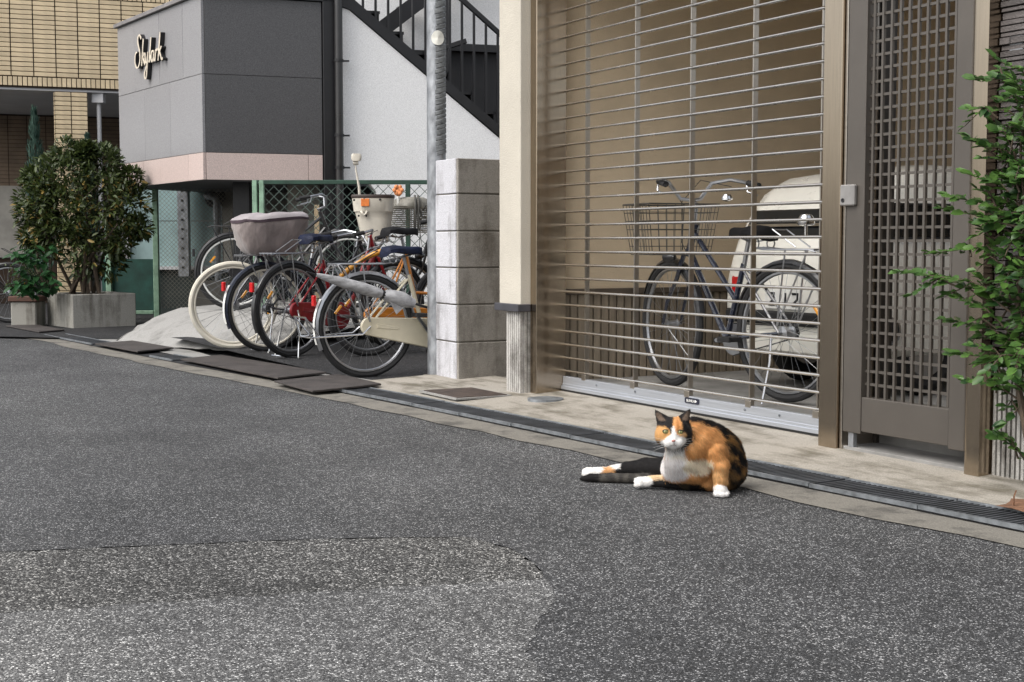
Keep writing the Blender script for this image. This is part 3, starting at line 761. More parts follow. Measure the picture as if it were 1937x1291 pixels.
# ------------------------------------------------------------------ slate clad wall at the right
Q = thing('slate_wall', 'dark slate clad wall above a ribbed plinth behind the green shrub', 'wall', A, (3.6, 0, 0))
mb = MB(); mb.box(3.268, 5.2, -.08, .06, .5, 3.2); part(Q, 'backing', mb, M['dark'])
z = .52; k = 0; sl = {}
while z < 2.7:
    h = (.021, .028, .017, .024)[k % 4]
    uu = 3.268 - rnd.uniform(0, .25); first = True
    while uu < 4.25:
        ln = (.31, .42, .24)[rnd.randrange(3)]
        key = (ln, h)
        if key not in sl:
            mb = MB(); mb.box(0, ln - .004, -.03, .02, 0, h - .004); sl[key] = mb.mesh('slate', M['slate'], bevel=.0015)
        ua = max(uu, 3.266)
        sc = (uu + ln - ua) / ln
        if sc > .08:
            o = link(bpy.data.objects.new('slate', sl[key])); o.parent = Q
            o.location = (ua - 3.6, -.085 - rnd.uniform(0, .016), z); o.scale = (sc, 1, 1)
        uu += ln
    z += h; k += 1
mb = MB(); mb.box(3.3, 3.36, -.118, -.10, 1.585, 1.655); part(Q, 'meter_window', mb, M['galv'], .003)
mb = MB(); mb.box(3.285, 3.378, -.112, -.09, 1.57, 1.67); part(Q, 'meter_box', mb, M['dark'], .003)
mb = MB(); mb.box(3.268, 5.2, -.10, .06, 0, .495)
for i in range(46):
    uu = 3.27 + i * .022
    mb.box(uu, uu + .013, -.118, -.10, 0.02, .49)
part(Q, 'ribbed_plinth', mb, M['plinth'])

# ------------------------------------------------------------------ block wall
K = thing('block_wall', 'weathered concrete block pier with a whitewashed street face', 'wall', A, (-1.0, 0, .03))
zz = .034; cz = [.0, .239, .478, .712, .945, 1.18, 1.405]
U0, U1, N0, N1 = -1.245, -.930, -.205, .55
core = MB(); core.box(U0 + .006, U1 - .006, N0 + .006, N1, zz, zz + 1.40); part(K, 'mortar_core', core, mat('mortar', (.13, .12, .10), .95, bump=.4))
for i in range(6):
    za, zb = zz + cz[i] + (.004 if i else 0), zz + cz[i + 1] - .004
    j = rnd.uniform(-.002, .002)
    mb = MB(); mb.box(U0, U0 + .205, N0 - .001 + j, N0 + .09, za, zb); part(K, 'block', mb, M['block_white'], .004)
    mb = MB(); mb.box(U0 + .211, U1 - .02, N0 - .006 + j, N0 + .09, za, zb); part(K, 'block', mb, M['block_white'], .004)
    mb = MB(); mb.box(U1 - .1, U1 + j, N0 + .001, N0 + .40, za, zb); part(K, 'block', mb, M['block'], .004)
    mb = MB(); mb.box(U1 - .1, U1 - j, N0 + .408, N1, za, zb); part(K, 'block', mb, M['block'], .004)
mb = MB(); mb.box(U0 - .12, U1 + .05, N0 - .05, N1, .016, .038); part(K, 'footing', mb, M['gutter'], .012)

# ------------------------------------------------------------------ utility pole
c = (-.495, 9.06)
P = thing('utility_pole', 'weathered galvanised pole standing beside the block pier', 'pole', W, (c[0], c[1], .02))
mb = MB(); mb.tube([(c[0], c[1], z) for z in (.012, .5, 1.2, 2.2, 4.5)], [.064, .063, .062, .061, .058], 24)
part(P, 'shaft', mb, M['galv'], smooth=True)
# ribbed anti-poster sheet around the right half
mb = MB()
r_ = .0665; z = 1.47
while z < 3.6:
    hh = rnd.uniform(.022, .036)
    aa, ab = R(-88 + rnd.uniform(-6, 6)), R(-8)
    v = []
    for q in range(9):
        a = aa + (ab - aa) * q / 8
        for (zq, rq) in ((z, .0635), (z + .003, r_), (z + hh - .003, r_), (z + hh, .0635)):
            v.append((c[0] + rq * math.cos(a), c[1] + rq * math.sin(a), zq + .02 * math.sin(a + 1.4)))
    f = []
    for q in range(8):
        for w in range(3):
            f.append((q * 4 + w, q * 4 + 4 + w, q * 4 + 5 + w, q * 4 + 1 + w))
    mb.add(v, f)
    z += hh + rnd.uniform(.002, .008)
part(P, 'ribbed_sheet', mb, mat('grey_antiposter_sheet', (.20, .21, .215), .65, var=.3, scale=18, stretch=(1, 1, 3)))
mb = MB(); v = [(0, 0)] + [(.045 * math.cos(R(k * 18)), .047 * math.sin(R(k * 18)) * (0.86 if k == 8 else 1)) for k in range(20)]
vs = [(c[0] + .0705 * math.cos(R(-76) + a / .0705), c[1] + .0705 * math.sin(R(-76) + a / .0705), 2.225 + b) for a, b in v]
mb.add(vs, [(0, 1 + k, 1 + (k + 1) % 20) for k in range(20)])
part(P, 'round_sticker', mb, M['sticker'])
# ------------------------------------------------------------------ sign building (granite clad box over the bicycle lot)
FL = 2.527                       # length of the street face, B.u from 0 to FL
ZB, ZP, ZJ, ZT = 1.522, 1.788, 2.546, 3.30
SB = thing('apartment_building', 'grey granite clad apartment front with pink base band and lettering', 'building', W, (-3.2, 14.2, 0))
cw = [(-4.419, 15.6), (-3.0141, 13.5), (-3.0141 + 1.19 * C.n[0], 13.5 + 1.19 * C.n[1]), (-1.5, 16.5), (-3.6, 17.5)]
# pull the core 12 mm behind the cladding
mb = MB()
cc = (-3.0, 15.3)
core = [(cc[0] + (x - cc[0]) * .99, cc[1] + (y - cc[1]) * .99) for x, y in cw]
mb.prism(core, lambda a, b: (a, b, ZB + .004), lambda a, b: (a, b, 3.298))
part(SB, 'core', mb, mat('soffit_dark', (.10, .10, .105), .8))
def fpanel(fr, a0, a1, z0, z1, m, axis, name):
    """stone panel on the street face (axis 'u') or on the side wall (axis 'n')."""
    t = .03; g = .0022; j = rnd.uniform(-.0012, .0012)
    mb = MB()
    if axis == 'u': q = [fr.w(a0 + g, j), fr.w(a1 - g, j), fr.w(a1 - g, t), fr.w(a0 + g, t)]
    else: q = [fr.w(j, a0 + g), fr.w(j, a1 - g), fr.w(-t, a1 - g), fr.w(-t, a0 + g)]
    mb.prism([(p[0], p[1]) for p in q], lambda a, b: (a, b, z0 + g), lambda a, b: (a, b, z1 - g))
    return part(SB, name, mb, m, .0015)
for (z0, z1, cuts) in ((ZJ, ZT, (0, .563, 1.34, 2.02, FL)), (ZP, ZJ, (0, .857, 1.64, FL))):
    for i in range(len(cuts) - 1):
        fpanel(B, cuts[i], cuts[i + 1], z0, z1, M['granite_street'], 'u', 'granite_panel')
for i, (a, b) in enumerate(((0, .78), (.78, 1.32), (1.32, 2.13), (2.13, FL))):
    fpanel(B, a, b, ZB, ZP, M['pink'], 'u', 'base_panel')
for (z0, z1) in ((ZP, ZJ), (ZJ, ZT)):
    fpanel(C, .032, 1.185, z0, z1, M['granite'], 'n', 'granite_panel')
for a, b in ((.032, 1.038), (1.038, 1.185)):
    fpanel(C, a, b, ZB, ZP, M['pink'], 'n', 'base_panel')
mb = MB()
q = [B.w(-.04, -.035), B.w(FL + .03, -.035), B.w(FL + .02, .25), B.w(-.04, .25)]
mb.prism([(p[0], p[1]) for p in q], lambda a, b: (a, b, ZT + .002), lambda a, b: (a, b, ZT + .045))
part(SB, 'coping', mb, mat('grey_coping', (.22, .21, .21), .7), .004)
mb = MB()
q = [C.w(.03, .02), C.w(.03, 1.36), C.w(-.2, 1.36), C.w(-.2, .02)]
mb.prism([(p[0], p[1]) for p in q], lambda a, b: (a, b, ZT + .004), lambda a, b: (a, b, ZT + .07))
part(SB, 'black_coping', mb, M['black'])
# steel corner column and stub columns below
mb = MB()
q = [C.w(.03, 1.192), C.w(.03, 1.33), C.w(-.2, 1.33), C.w(-.2, 1.192)]
mb.prism([(p[0], p[1]) for p in q], lambda a, b: (a, b, .02), lambda a, b: (a, b, 4.2))
part(SB, 'steel_column', mb, M['black'], .004)
for (x, y, w) in ((-2.78, 14.25, .085), (-3.0, 15.8, .08), (-1.55, 15.2, .1)):
    mb = MB(); mb.box(x - w, x + w, y - w, y + w, .02, ZB + .003); part(SB, 'stub_column', mb, M['black'], .004)

# script lettering
t = thing('lettering_sign', 'cream metal script lettering on the grey granite street face', 'sign', B, (1.1, 0, 2.9))
STROKES = [[[(1.45,2.35),(1.15,2.75),(.75,2.6),(.72,2.0),(1.05,1.3),(1.1,.5),(.7,-.05),(.15,.0),(-.1,.6),(.1,1.2),(.45,1.3)]],
 [[(1.5,-.05),(2.0,2.3)], [(1.6,.45),(2.15,1.05)], [(1.8,.7),(2.25,-.05)]],
 [[(2.35,1.0),(2.4,.25),(2.7,.15),(3.0,.95)], [(3.05,1.0),(2.6,-1.0),(2.25,-1.25),(2.15,-.8),(2.8,0)]],
 [[(3.15,.25),(3.3,.1),(3.6,.6)], [(3.25,.1),(3.75,2.2)]],
 [[(4.3,.85),(3.95,.95),(3.7,.5),(3.85,.05),(4.2,.3),(4.35,.95)], [(4.35,.95),(4.32,.1),(4.55,.15)]],
 [[(4.6,0),(4.8,1.0)], [(4.75,.7),(5.1,1.0),(5.2,.85)]],
 [[(5.25,-.05),(5.8,2.35)], [(5.4,.5),(6.0,1.1)], [(5.6,.7),(6.05,-.05),(6.25,.1)]]]
def smooth_pts(p, k=5):
    if len(p) < 3: return [Vector(p[0]).lerp(Vector(p[1]), i / k) for i in range(k + 1)]
    out = []
    for i in range(len(p) - 1):
        p0, p1, p2, p3 = (Vector(p[max(i - 1, 0)]), Vector(p[i]), Vector(p[i + 1]), Vector(p[min(i + 2, len(p) - 1)]))
        for j in range(k):
            s = j / k
            out.append(.5 * ((2 * p1) + (p2 - p0) * s + (2 * p0 - 5 * p1 + 4 * p2 - p3) * s * s + (3 * p1 - p0 - 3 * p2 + p3) * s ** 3))
    out.append(Vector(p[-1]))
    return out
LS = .165
for li, letter in enumerate(STROKES):
    mb = MB(); mk_ = MB()
    for st in letter:
        P2 = smooth_pts(st)
        Lh, Rh = [], []
        for i, p in enumerate(P2):
            d = (P2[min(i + 1, len(P2) - 1)] - P2[max(i - 1, 0)]); d.normalize()
            nn = Vector((-d.y, d.x))
            w = .06 + .04 * abs(d.y)
            Lh.append(p + nn * w); Rh.append(p - nn * w)
        for i in range(len(P2) - 1):
            qd = [Rh[i], Rh[i + 1], Lh[i + 1], Lh[i]]
            e = .0008 * (li % 3)
            fr = [(.735 + q.x * .135, -.052 - e, 2.79 + q.y * .118) for q in qd]
            bk = [(x, -.048, z) for x, y, z in fr]
            mb.add(fr + bk, [(0,1,2,3),(7,6,5,4),(0,4,5,1),(1,5,6,2),(2,6,7,3),(3,7,4,0)])
            fr2 = [(x, -.047, z) for x, y, z in fr]; bk2 = [(x, .001, z) for x, y, z in fr]
            mk_.add(fr2 + bk2, [(0,1,2,3),(7,6,5,4),(0,4,5,1),(1,5,6,2),(2,6,7,3),(3,7,4,0)])
    lo = part(t, 'letter', mb, M['cream_letter'])
    part(lo, 'letter_shadow_side', mk_, M['black'], off=(1.1, 0, 2.9))  # black sides paint the shadow side of the letters

# ------------------------------------------------------------------ stairwell wall, stair and drainpipe
SW = thing('stairwell_wall', 'white rendered stair wall with a sloping black edged top', 'wall', W, (-1.0, 14.2, 0))
def cprism(par, name, poly, d0, d1, m, bevel=0.0):
    """outline in (n, z) on frame C's side plane, from depth d0 to d1 behind it."""
    mb = MB()
    mb.prism(poly, lambda a, z: C.w(-d0, a)[:2] + (z,), lambda a, z: C.w(-d1, a)[:2] + (z,))
    return part(par, name, mb, m, bevel)
cprism(SW, 'wall_face', [(1.36, 1.52), (1.66, 1.52), (1.74, 1.42), (1.74, .28), (4.2, .28), (4.2, 1.12), (3.08, 1.99), (1.468, 3.235), (1.36, 3.27)], .0, .12, M['white'])
cprism(SW, 'back_wall', [(1.36, 2.6), (5.0, 2.6), (5.0, 5.2), (1.36, 5.2)], 1.25, 1.35, M['white'])
cprism(SW, 'recess_shade', [(2.4, .3), (5.2, .3), (5.2, 3.02), (2.4, 3.02)], 1.0, 1.22, M['dark'])  # dark slab paints the shade of the opening below the lintel
cprism(SW, 'lintel', [(2.70, 3.02), (5.2, 3.04), (5.2, 3.12), (2.70, 3.10)], .92, 1.24, M['black'])
cprism(SW, 'recess_back_shade', [(1.2, .28), (1.75, .28), (1.75, 1.52), (1.2, 1.52)], .9, 1.0, M['dark'])  # dark slab paints the shade inside the opening under the wall
cprism(SW, 'glow_door', [(2.80, 1.6), (2.99, 1.6), (2.99, 2.42), (2.80, 2.42)], .95, .985, M['doorglow'])  # coloured panel stands in for an orange glow on a reflective door

ST = thing('steel_staircase', 'black steel outside staircase with upright balusters above white wall', 'staircase', W, (-1.0, 14.4, 2.5))
def on_slope(n): return 3.25 + (n - 1.468) * (2.0 - 3.25) / (3.08 - 1.468)
cprism(ST, 'stringer', [(1.36, 3.275), (1.468, 3.245), (4.2, on_slope(4.2) + .01), (4.2, on_slope(4.2) + .115), (1.50, 3.355), (1.36, 3.385)], -.02, .05, M['black'])
cprism(ST, 'stringer', [(1.468, 3.25), (4.2, on_slope(4.2)), (4.2, on_slope(4.2) + .26), (1.50, 3.50)], .80, .85, M['black'])
cprism(ST, 'landing', [(.2, 3.36), (1.5, 3.36), (1.5, 3.42), (.2, 3.42)], .0, .86, M['black'])
n = 1.47; k = 0
while n < 3.5:
    z = on_slope(n) + .09
    cprism(ST, 'baluster', [(n, z - .02), (n + .022, z - .04), (n + .022, z + 1.0), (n, z + 1.0)], .0, .022, M['black'])
    n += .131
cprism(ST, 'handrail', [(1.36, 4.35), (1.48, 4.32), (3.6, on_slope(3.6) + 1.05), (3.6, on_slope(3.6) + 1.1), (1.5, 4.37), (1.36, 4.40)], -.01, .04, M['black'])
n = 1.55
while n < 3.6:
    z = on_slope(n) + .04
    cprism(ST, 'tread', [(n, z), (n + .25, z), (n + .25, z + .028), (n, z + .028)], .055, .79, M['black'])
    cprism(ST, 'riser', [(n + .222, z - .15), (n + .24, z - .15), (n + .24, z - .001), (n + .222, z - .001)], .056, .789, M['dark'])
    n += .25
# the upper flight, rising the other way behind
n = 1.78
cprism(ST, 'upper_stringer', [(1.7, 3.05), (4.3, 5.05), (4.3, 4.85), (1.85, 2.95)], .92, .97, M['black'])
while n < 4.2:
    z = 3.08 + (n - 1.78) * .775
    cprism(ST, 'tread', [(n, z), (n + .25, z), (n + .25, z + .03), (n, z + .03)], .98, 1.2, mat('grey_tread', (.10, .10, .105), .6) if 'grey_tread' not in bpy.data.materials else bpy.data.materials['grey_tread'])
    n += .25
a = C.w(-.72, 2.71)
mb = MB(); mb.box(a[0] - .035, a[0] + .035, a[1] - .03, a[1] + .03, .3, 4.6); part(ST, 'post', mb, M['black'])
mb = MB(); mb.bar((a[0], a[1] - .02, 3.02), (a[0] + .22, a[1] - .02, 3.09), .05, .05); part(ST, 'lamp_arm', mb, M['black'], .004)

a = C.w(.09, 1.335)
DP = thing('drainpipe', 'black drainpipe running down beside the dark granite side wall', 'pipe', W, (a[0], a[1], 0))
mb = MB(); mb.tube([(a[0], a[1], z) for z in (.3, 2, 4.5)], .042, 14); part(DP, 'pipe', mb, mat('dark_brown_pipe', (.022, .021, .022), .3, coat=.3), smooth=True)
for z in (1.66, 1.98, 2.72):
    mb = MB(); mb.tube([(a[0], a[1], z - .014), (a[0], a[1], z + .014)], .050, 14); mb.box(a[0] + .03, a[0] + .1, a[1] + .02, a[1] + .06, z - .008, z + .008); part(DP, 'bracket', mb, M['black'])

# ------------------------------------------------------------------ beige tiled apartment house at the far left
TH_ = thing('tiled_house', 'beige tiled apartment house on tiled pillars at the left edge', 'building', T, (0, 0, 0))
tile_box = MB(); tile_box.box(-.010, .0, -.1245, .1245, -.0243, .0243)
tile_me = tile_box.mesh('tile', M['tile'], bevel=.002)
sold_box = MB(); sold_box.box(-.010, .0, -.0235, .0235, -.053, .053)
sold_me = sold_box.mesh('soldier_tile', M['tile'], bevel=.002)
sold2_box = MB(); sold2_box.box(-.010, .0, -.0235, .0235, -.105, .105)
sold2_me = sold2_box.mesh('soldier_tile', M['tile'], bevel=.002)
end_box = MB(); end_box.box(-.062, .062, -.010, 0, -.0235, .0235)
end_me = end_box.mesh('edge_tile', M['tile'], bevel=.002)
def put(me, par, loc, name, sc=(1, 1, 1)):
    o = link(bpy.data.objects.new(name, me)); o.parent = par; o.location = loc; o.scale = sc
    return o
# frame T: n runs along the tiled wall (to the right), +u faces the viewer
TZ = 2.83
mb = MB(); mb.box(-.5, -.012, -1.6, 3.2, TZ - .02, 6.0); fw = part(TH_, 'upper_wall', mb, M['joint'])
for j in range(17):
    z = TZ + .115 + .03 + j * .0573
    for i in range(13):
        n = -.92 + i * .262
        if n > 1.6: continue
        put(tile_me, fw, (rnd.uniform(-.003, .001), n, z), 'tile')
for i in range(52):
    n = -1.0 + i * .0573
    if n > 1.6: continue
    put(sold_me, fw, (.004 + rnd.uniform(-.002, .001), n, TZ + .052), 'soldier_tile')
for i in range(52):
    n = -1.0 + i * .0573
    if n > 1.9: continue
    put(sold2_me, fw, (.004 + rnd.uniform(-.002, .001), n, TZ + .115 + 17 * .0573 + .113), 'soldier_tile')
mb = MB(); mb.quad((-.5, -1.6, TZ - .018), (-.012, -1.6, TZ - .018), (-.012, 3.2, TZ - .018), (-.5, 3.2, TZ - .018))
mb = MB(); mb.box(-3.6, -.03, -1.6, 3.2, TZ - .05, TZ - .021); part(TH_, 'soffit', mb, M['soffit'])
def tpillar(u1, n0, n1, dep, ztop, rows, cols):
    mb = MB(); mb.box(u1 - dep, u1 - .011, n0 + .011, n1, 0, ztop); pr = part(TH_, 'pillar', mb, M['joint'])
    w = (n1 - n0) / cols
    for j in range(rows):
        z = ztop - .035 - j * .0573
        for i in range(cols):
            put(tile_me, pr, (u1 + rnd.uniform(-.002, .001), n0 + w * (i + .5), z), 'tile', (1, (w - .008) / .253, 1))
        put(end_me, pr, (u1 - .075, n0 + .001, z), 'edge_tile')
    return pr
tpillar(-.02, -.03, .36, .16, TZ - .05, 46, 2)
tpillar(-3.2, -2.02, -1.55, .16, TZ - .05, 46, 2)
# set back wall with tiles joined in one mesh (deep shade put into their brown) and a pale rendered lower half
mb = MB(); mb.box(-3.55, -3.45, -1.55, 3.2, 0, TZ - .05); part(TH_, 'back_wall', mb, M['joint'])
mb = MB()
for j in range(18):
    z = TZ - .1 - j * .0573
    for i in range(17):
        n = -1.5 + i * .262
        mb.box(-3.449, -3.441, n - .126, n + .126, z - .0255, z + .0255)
part(TH_, 'back_wall_tiles', mb, mat('shaded_wall_tile', (.21, .15, .10), .5, var=.15, scale=6), kind='stuff')  # beige tile darkened to brown, shade painted into the colour
mb = MB(); mb.box(-3.449, -3.42, -.85, -.1, .7, 1.74); part(TH_, 'pale_panel', mb, M['panel'])
mb = MB(); mb.box(-.45, -.1, .36, 1.9, .0, 1.25); part(TH_, 'low_wall', mb, mat('brown_grey_wall', (.12, .11, .10), .8, scale=4))
a = T.w(-.12, .50)
DW = thing('downpipe', 'pale grey downpipe with hopper beside the tiled pillar', 'pipe', W, (a[0], a[1], 0))
mb = MB(); mb.tube([(a[0], a[1], z) for z in (.1, 1.5, 2.68)], .027, 12); part(DW, 'pipe', mb, M['soffit'], smooth=True)
mb = MB(); mb.box(a[0] - .07, a[0] + .07, a[1] - .06, a[1] + .06, 2.66, 2.775); part(DW, 'hopper', mb, M['soffit'])
mb = MB(); mb.tube([(a[0], a[1], 2.1), (a[0], a[1], 2.13)], .037, 12); part(DW, 'pipe_band', mb, M['grate'])

# backdrop house across the yard, far left edge and beyond, so nothing ends in the open
# ------------------------------------------------------------------ fence panels, pipes and fences beneath the sign building
def wpart(par, name, boxes, m, bevel=0.0):
    mb = MB()
    for b in boxes: mb.box(*b)
    return part(par, name, mb, m, bevel)
PW = thing('panel_wall', 'pale sheet panel wall in the passage under the granite box', 'wall', W, (-3.8, 17, 0))
for (x0, x1) in ((-4.75, -4.06), (-4.05, -3.55)):
    for (z0, z1) in ((.60, 1.17), (1.18, 1.9)):
        wpart(PW, 'panel', [(x0, x1 - .006, 16.9, 16.93, z0, z1)], M['sheet'])
for (x0, x1) in ((-3.54, -2.72), (-2.71, -1.5)):
    for (z0, z1) in ((.60, 1.08), (1.09, 1.9)):
        wpart(PW, 'panel', [(x0, x1 - .006, 16.9, 16.93, z0, z1)], M['panel'])
wpart(PW, 'base', [(-4.9, -1.0, 16.92, 17.1, .0, .595)], mat('dark_green_base', (.022, .032, .03), .8))
wpart(PW, 'base_block', [(-3.62, -2.95, 15.6, 15.9, .02, .47)], M['gutter'])
wpart(PW, 'edge_angle', [(-4.78, -4.68, 16.86, 16.895, .58, 1.2), (-4.7, -3.5, 16.86, 16.895, .58, .62)], M['soffit'])
t = thing('slotted_steel_post', 'slotted galvanised steel post in the passage below granite box', 'post', W, (-3.98, 16.7, 0))
wpart(t, 'post', [(-4.04, -3.91, 16.66, 16.78, .5, 1.9)], M['galv'], .004)
for k in range(11):
    mb = MB(); mb.box(-3.995, -3.965, 16.654, 16.662, .6 + k * .115, .625 + k * .115); part(t, 'slot', mb, M['dark'])
t = thing('gas_pipe', 'grey elbow pipe coming out of the panel wall', 'pipe', W, (-3.5, 16.2, 0))
mb = MB(); mb.tube([(-3.62, 16.85, 1.46), (-3.62, 16.4, 1.46), (-3.59, 16.24, 1.46), (-3.52, 16.2, 1.455), (-3.475, 16.2, 1.42), (-3.46, 16.2, 1.36), (-3.46, 16.2, .1)], .042, 12); part(t, 'pipe', mb, M['galv'], smooth=True)
mb = MB(); mb.tube([(-3.46, 16.2, 1.20), (-3.46, 16.2, 1.35)], .05, 12); part(t, 'collar', mb, M['galv'], smooth=True)
mb = MB(); mb.lathe([(.115, 0), (.13, -.03), (.09, -.05), (.05, -.03)], (-3.62, 16.88, 1.46), 20, 'y'); part(t, 'wall_flange', mb, mat('dark_flange', (.05, .05, .055), .6))

def chain_link(par, x0, x1, z0, z1, y, cell, r, m):
    mb = MB(); w = x1 - x0; h = z1 - z0
    k = int((w + h) / cell)
    for i in range(k + 1):
        s = i * cell
        a = (x0 + max(0, s - h), z0 + min(s, h)); b = (x0 + min(s, w), z0 + max(0, s - w))
        mb.bar((a[0], y, a[1]), (b[0], y, b[1]), r, r, (0, 1, 0))
        a = (x1 - max(0, s - h), z0 + min(s, h)); b = (x1 - min(s, w), z0 + max(0, s - w))
        mb.bar((a[0], y + r * 1.1, a[1]), (b[0], y + r * 1.1, b[1]), r, r, (0, 1, 0))
    return part(par, 'chain_link', mb, m, kind='stuff')
F1 = thing('wire_fence', 'pale green framed wire fence with dark windbreak net under granite box', 'fence', W, (-4.1, 15.9, 0))
for x in (-4.11, -4.66):
    wpart(F1, 'post', [(x - .032, x + .032, 15.88, 15.94, .04, 1.9 if x > -4.3 else 1.1)], M['palegreen'], .006)
wpart(F1, 'bottom_rail', [(-4.62, -4.15, 15.885, 15.925, .085, .125)], M['palegreen'], .004)
wpart(F1, 'net', [(-4.75, -4.145, 15.93, 15.945, .1, .72)], M['mesh_green'])
chain_link(F1, -4.07, -3.0, .15, 1.75, 15.93, .05, .004, M['wire_grey'])
F2 = thing('wire_fence', 'dark green framed chain-link fence behind the row of bicycles', 'fence', W, (-1.6, 13.0, 0))
for x in (-2.42, -2.355, -.98):
    wpart(F2, 'post', [(x - .022, x + .022, 12.98, 13.04, .28, 1.49 if x != -.98 else 1.46)], M['palegreen'] if x < -1 else M['green'], .004)
wpart(F2, 'top_rail', [(-2.44, .1, 12.985, 13.035, 1.455, 1.495)], M['green'], .004)
chain_link(F2, -2.33, .1, .35, 1.45, 13.01, .098, .0055, mat('green_wire', (.09, .13, .11), .5, .3))
# stuff behind that fence: dark slab and a wooden stake
t = thing('wooden_stake', 'pale wooden stake standing behind the chain-link fence', 'stake', W, (-1.88, 13.3, 0))
wpart(t, 'stake', [(-1.905, -1.86, 13.3, 13.34, .3, 1.27)], M['grip'], .003)
cprism(SW, 'under_stair_wall', [(.9, .28), (1.3, .28), (1.3, 1.5), (.9, 1.5)], .35, .42, M['gutter'])
# ------------------------------------------------------------------ bicycles
def arc(cx, cz, r, a0, a1, k=14, y=0.0):
    return [(cx + r * math.cos(R(a0 + (a1 - a0) * i / k)), y, cz + r * math.sin(R(a0 + (a1 - a0) * i / k))) for i in range(k + 1)]

def ring(mb, c, r, rt, n=40, m=8, flat=1.0, wide=1.0):
    vs, fs = [], []
    for i in range(n):
        a = 2 * math.pi * i / n
        for k in range(m):
            b = 2 * math.pi * k / m
            q = r + rt * flat * math.cos(b)
            vs.append((c[0] + q * math.cos(a), c[1] + rt * wide * math.sin(b), c[2] + q * math.sin(a)))
    for i in range(n):
        for k in range(m):
            j, l = (i + 1) % n, (k + 1) % m
            fs.append((i * m + k, j * m + k, j * m + l, i * m + l))
    mb.add(vs, fs)

def wheel(par, name, c, Rw, tyre, rim, steer=0.0, hub_r=.016, tr=.019, band=False):
    tr = .0205
    mb = MB(); ring(mb, (0, 0, 0), Rw - tr, tr); w = part(par, name, mb, tyre, smooth=True, off=(0, 0, 0))
    w.location = c; w.rotation_euler = (0, 0, steer); w['_b'] = (0, 0, 0)
    mb = MB(); ring(mb, (0, 0, 0), Rw - 2 * tr - .006, .010, 40, 6, 1.0, 1.25); part(w, 'rim', mb, rim, smooth=True)
    mb = MB(); rr = Rw - 2 * tr - .012
    for i in range(28):
        a = 2 * math.pi * i / 28; s = 1 if i % 2 else -1
        b = a + (.9 if i % 4 < 2 else -.9)
        mb.cyl((hub_r * 1.3 * math.cos(b), s * .028, hub_r * 1.3 * math.sin(b)), (rr * math.cos(a), 0, rr * math.sin(a)), .0014, n=3)
    part(w, 'spokes', mb, M['spoke'])
    mb = MB(); mb.lathe([(.007, -.062), (.007, -.04), (hub_r * 1.5, -.034), (hub_r * 1.5, -.029), (hub_r, -.026), (hub_r, .026), (hub_r * 1.5, .029), (hub_r * 1.5, .034), (.007, .04), (.007, .062)], n=12, axis='y')
    part(w, 'hub', mb, M['silver'], smooth=True)
    if band:
        mb = MB(); mb.lathe([(.047, -.066), (.05, -.05), (.05, -.036), (.047, -.034)], n=20, axis='y'); part(w, 'brake_drum', mb, band, smooth=True)
    return w

def fender(par, c, r, a0, a1, m, w=.044, steer=0.0, name='fender'):
    mb = MB(); k = 18; pr = [(-w / 2, -.014), (-w * .36, 0.0), (0, .005), (w * .36, 0.0), (w / 2, -.014)]
    vs = []; fs = []
    for i in range(k + 1):
        a = R(a0 + (a1 - a0) * i / k)
        for t_ in (0, -.0025):
            for (y, h) in pr:
                q = r + h + t_
                vs.append((q * math.cos(a), y, q * math.sin(a)))
    n = len(pr)
    for i in range(k):
        for e in range(n - 1):
            fs.append((i*2*n+e, i*2*n+e+1, (i+1)*2*n+e+1, (i+1)*2*n+e))
            fs.append((i*2*n+n+e, (i+1)*2*n+n+e, (i+1)*2*n+n+e+1, i*2*n+n+e+1))
    mb.add(vs, fs)
    o = part(par, name, mb, m, smooth=True, off=(0, 0, 0)); o.location = c; o.rotation_euler = (0, 0, steer)
    return o

def basket_wire(par, name, c, l, w, h, m, rot=0.0, taper=.8, nx=8, nz=6, r=.0022):
    """open wire basket, top rim at c.z + h."""
    mb = MB()
    def P(sx, sy, f):
        q = taper + (1 - taper) * f
        return (sx * l / 2 * q, sy * w / 2 * q, f * h)
    for k in range(nz + 1):
        f = k / nz; rr = r * (2 if k == nz else 1)
        mb.tube([P(-1, -1, f), P(1, -1, f), P(1, 1, f), P(-1, 1, f)], rr, 4, closed=True)
    for i in range(nx + 1):
        s = -1 + 2 * i / nx
        for q in ((s, -1), (s, 1)): mb.cyl(P(q[0], q[1], 0), P(q[0], q[1], 1), r, n=3)
        for q in ((-1, s), (1, s)): mb.cyl(P(q[0], q[1], 0), P(q[0], q[1], 1), r, n=3)
        mb.cyl(P(s, -1, 0), P(s, 1, 0), r, n=3)
    o = part(par, name, mb, m, off=(0, 0, 0)); o.location = c; o.rotation_euler = (0, 0, rot)
    return o

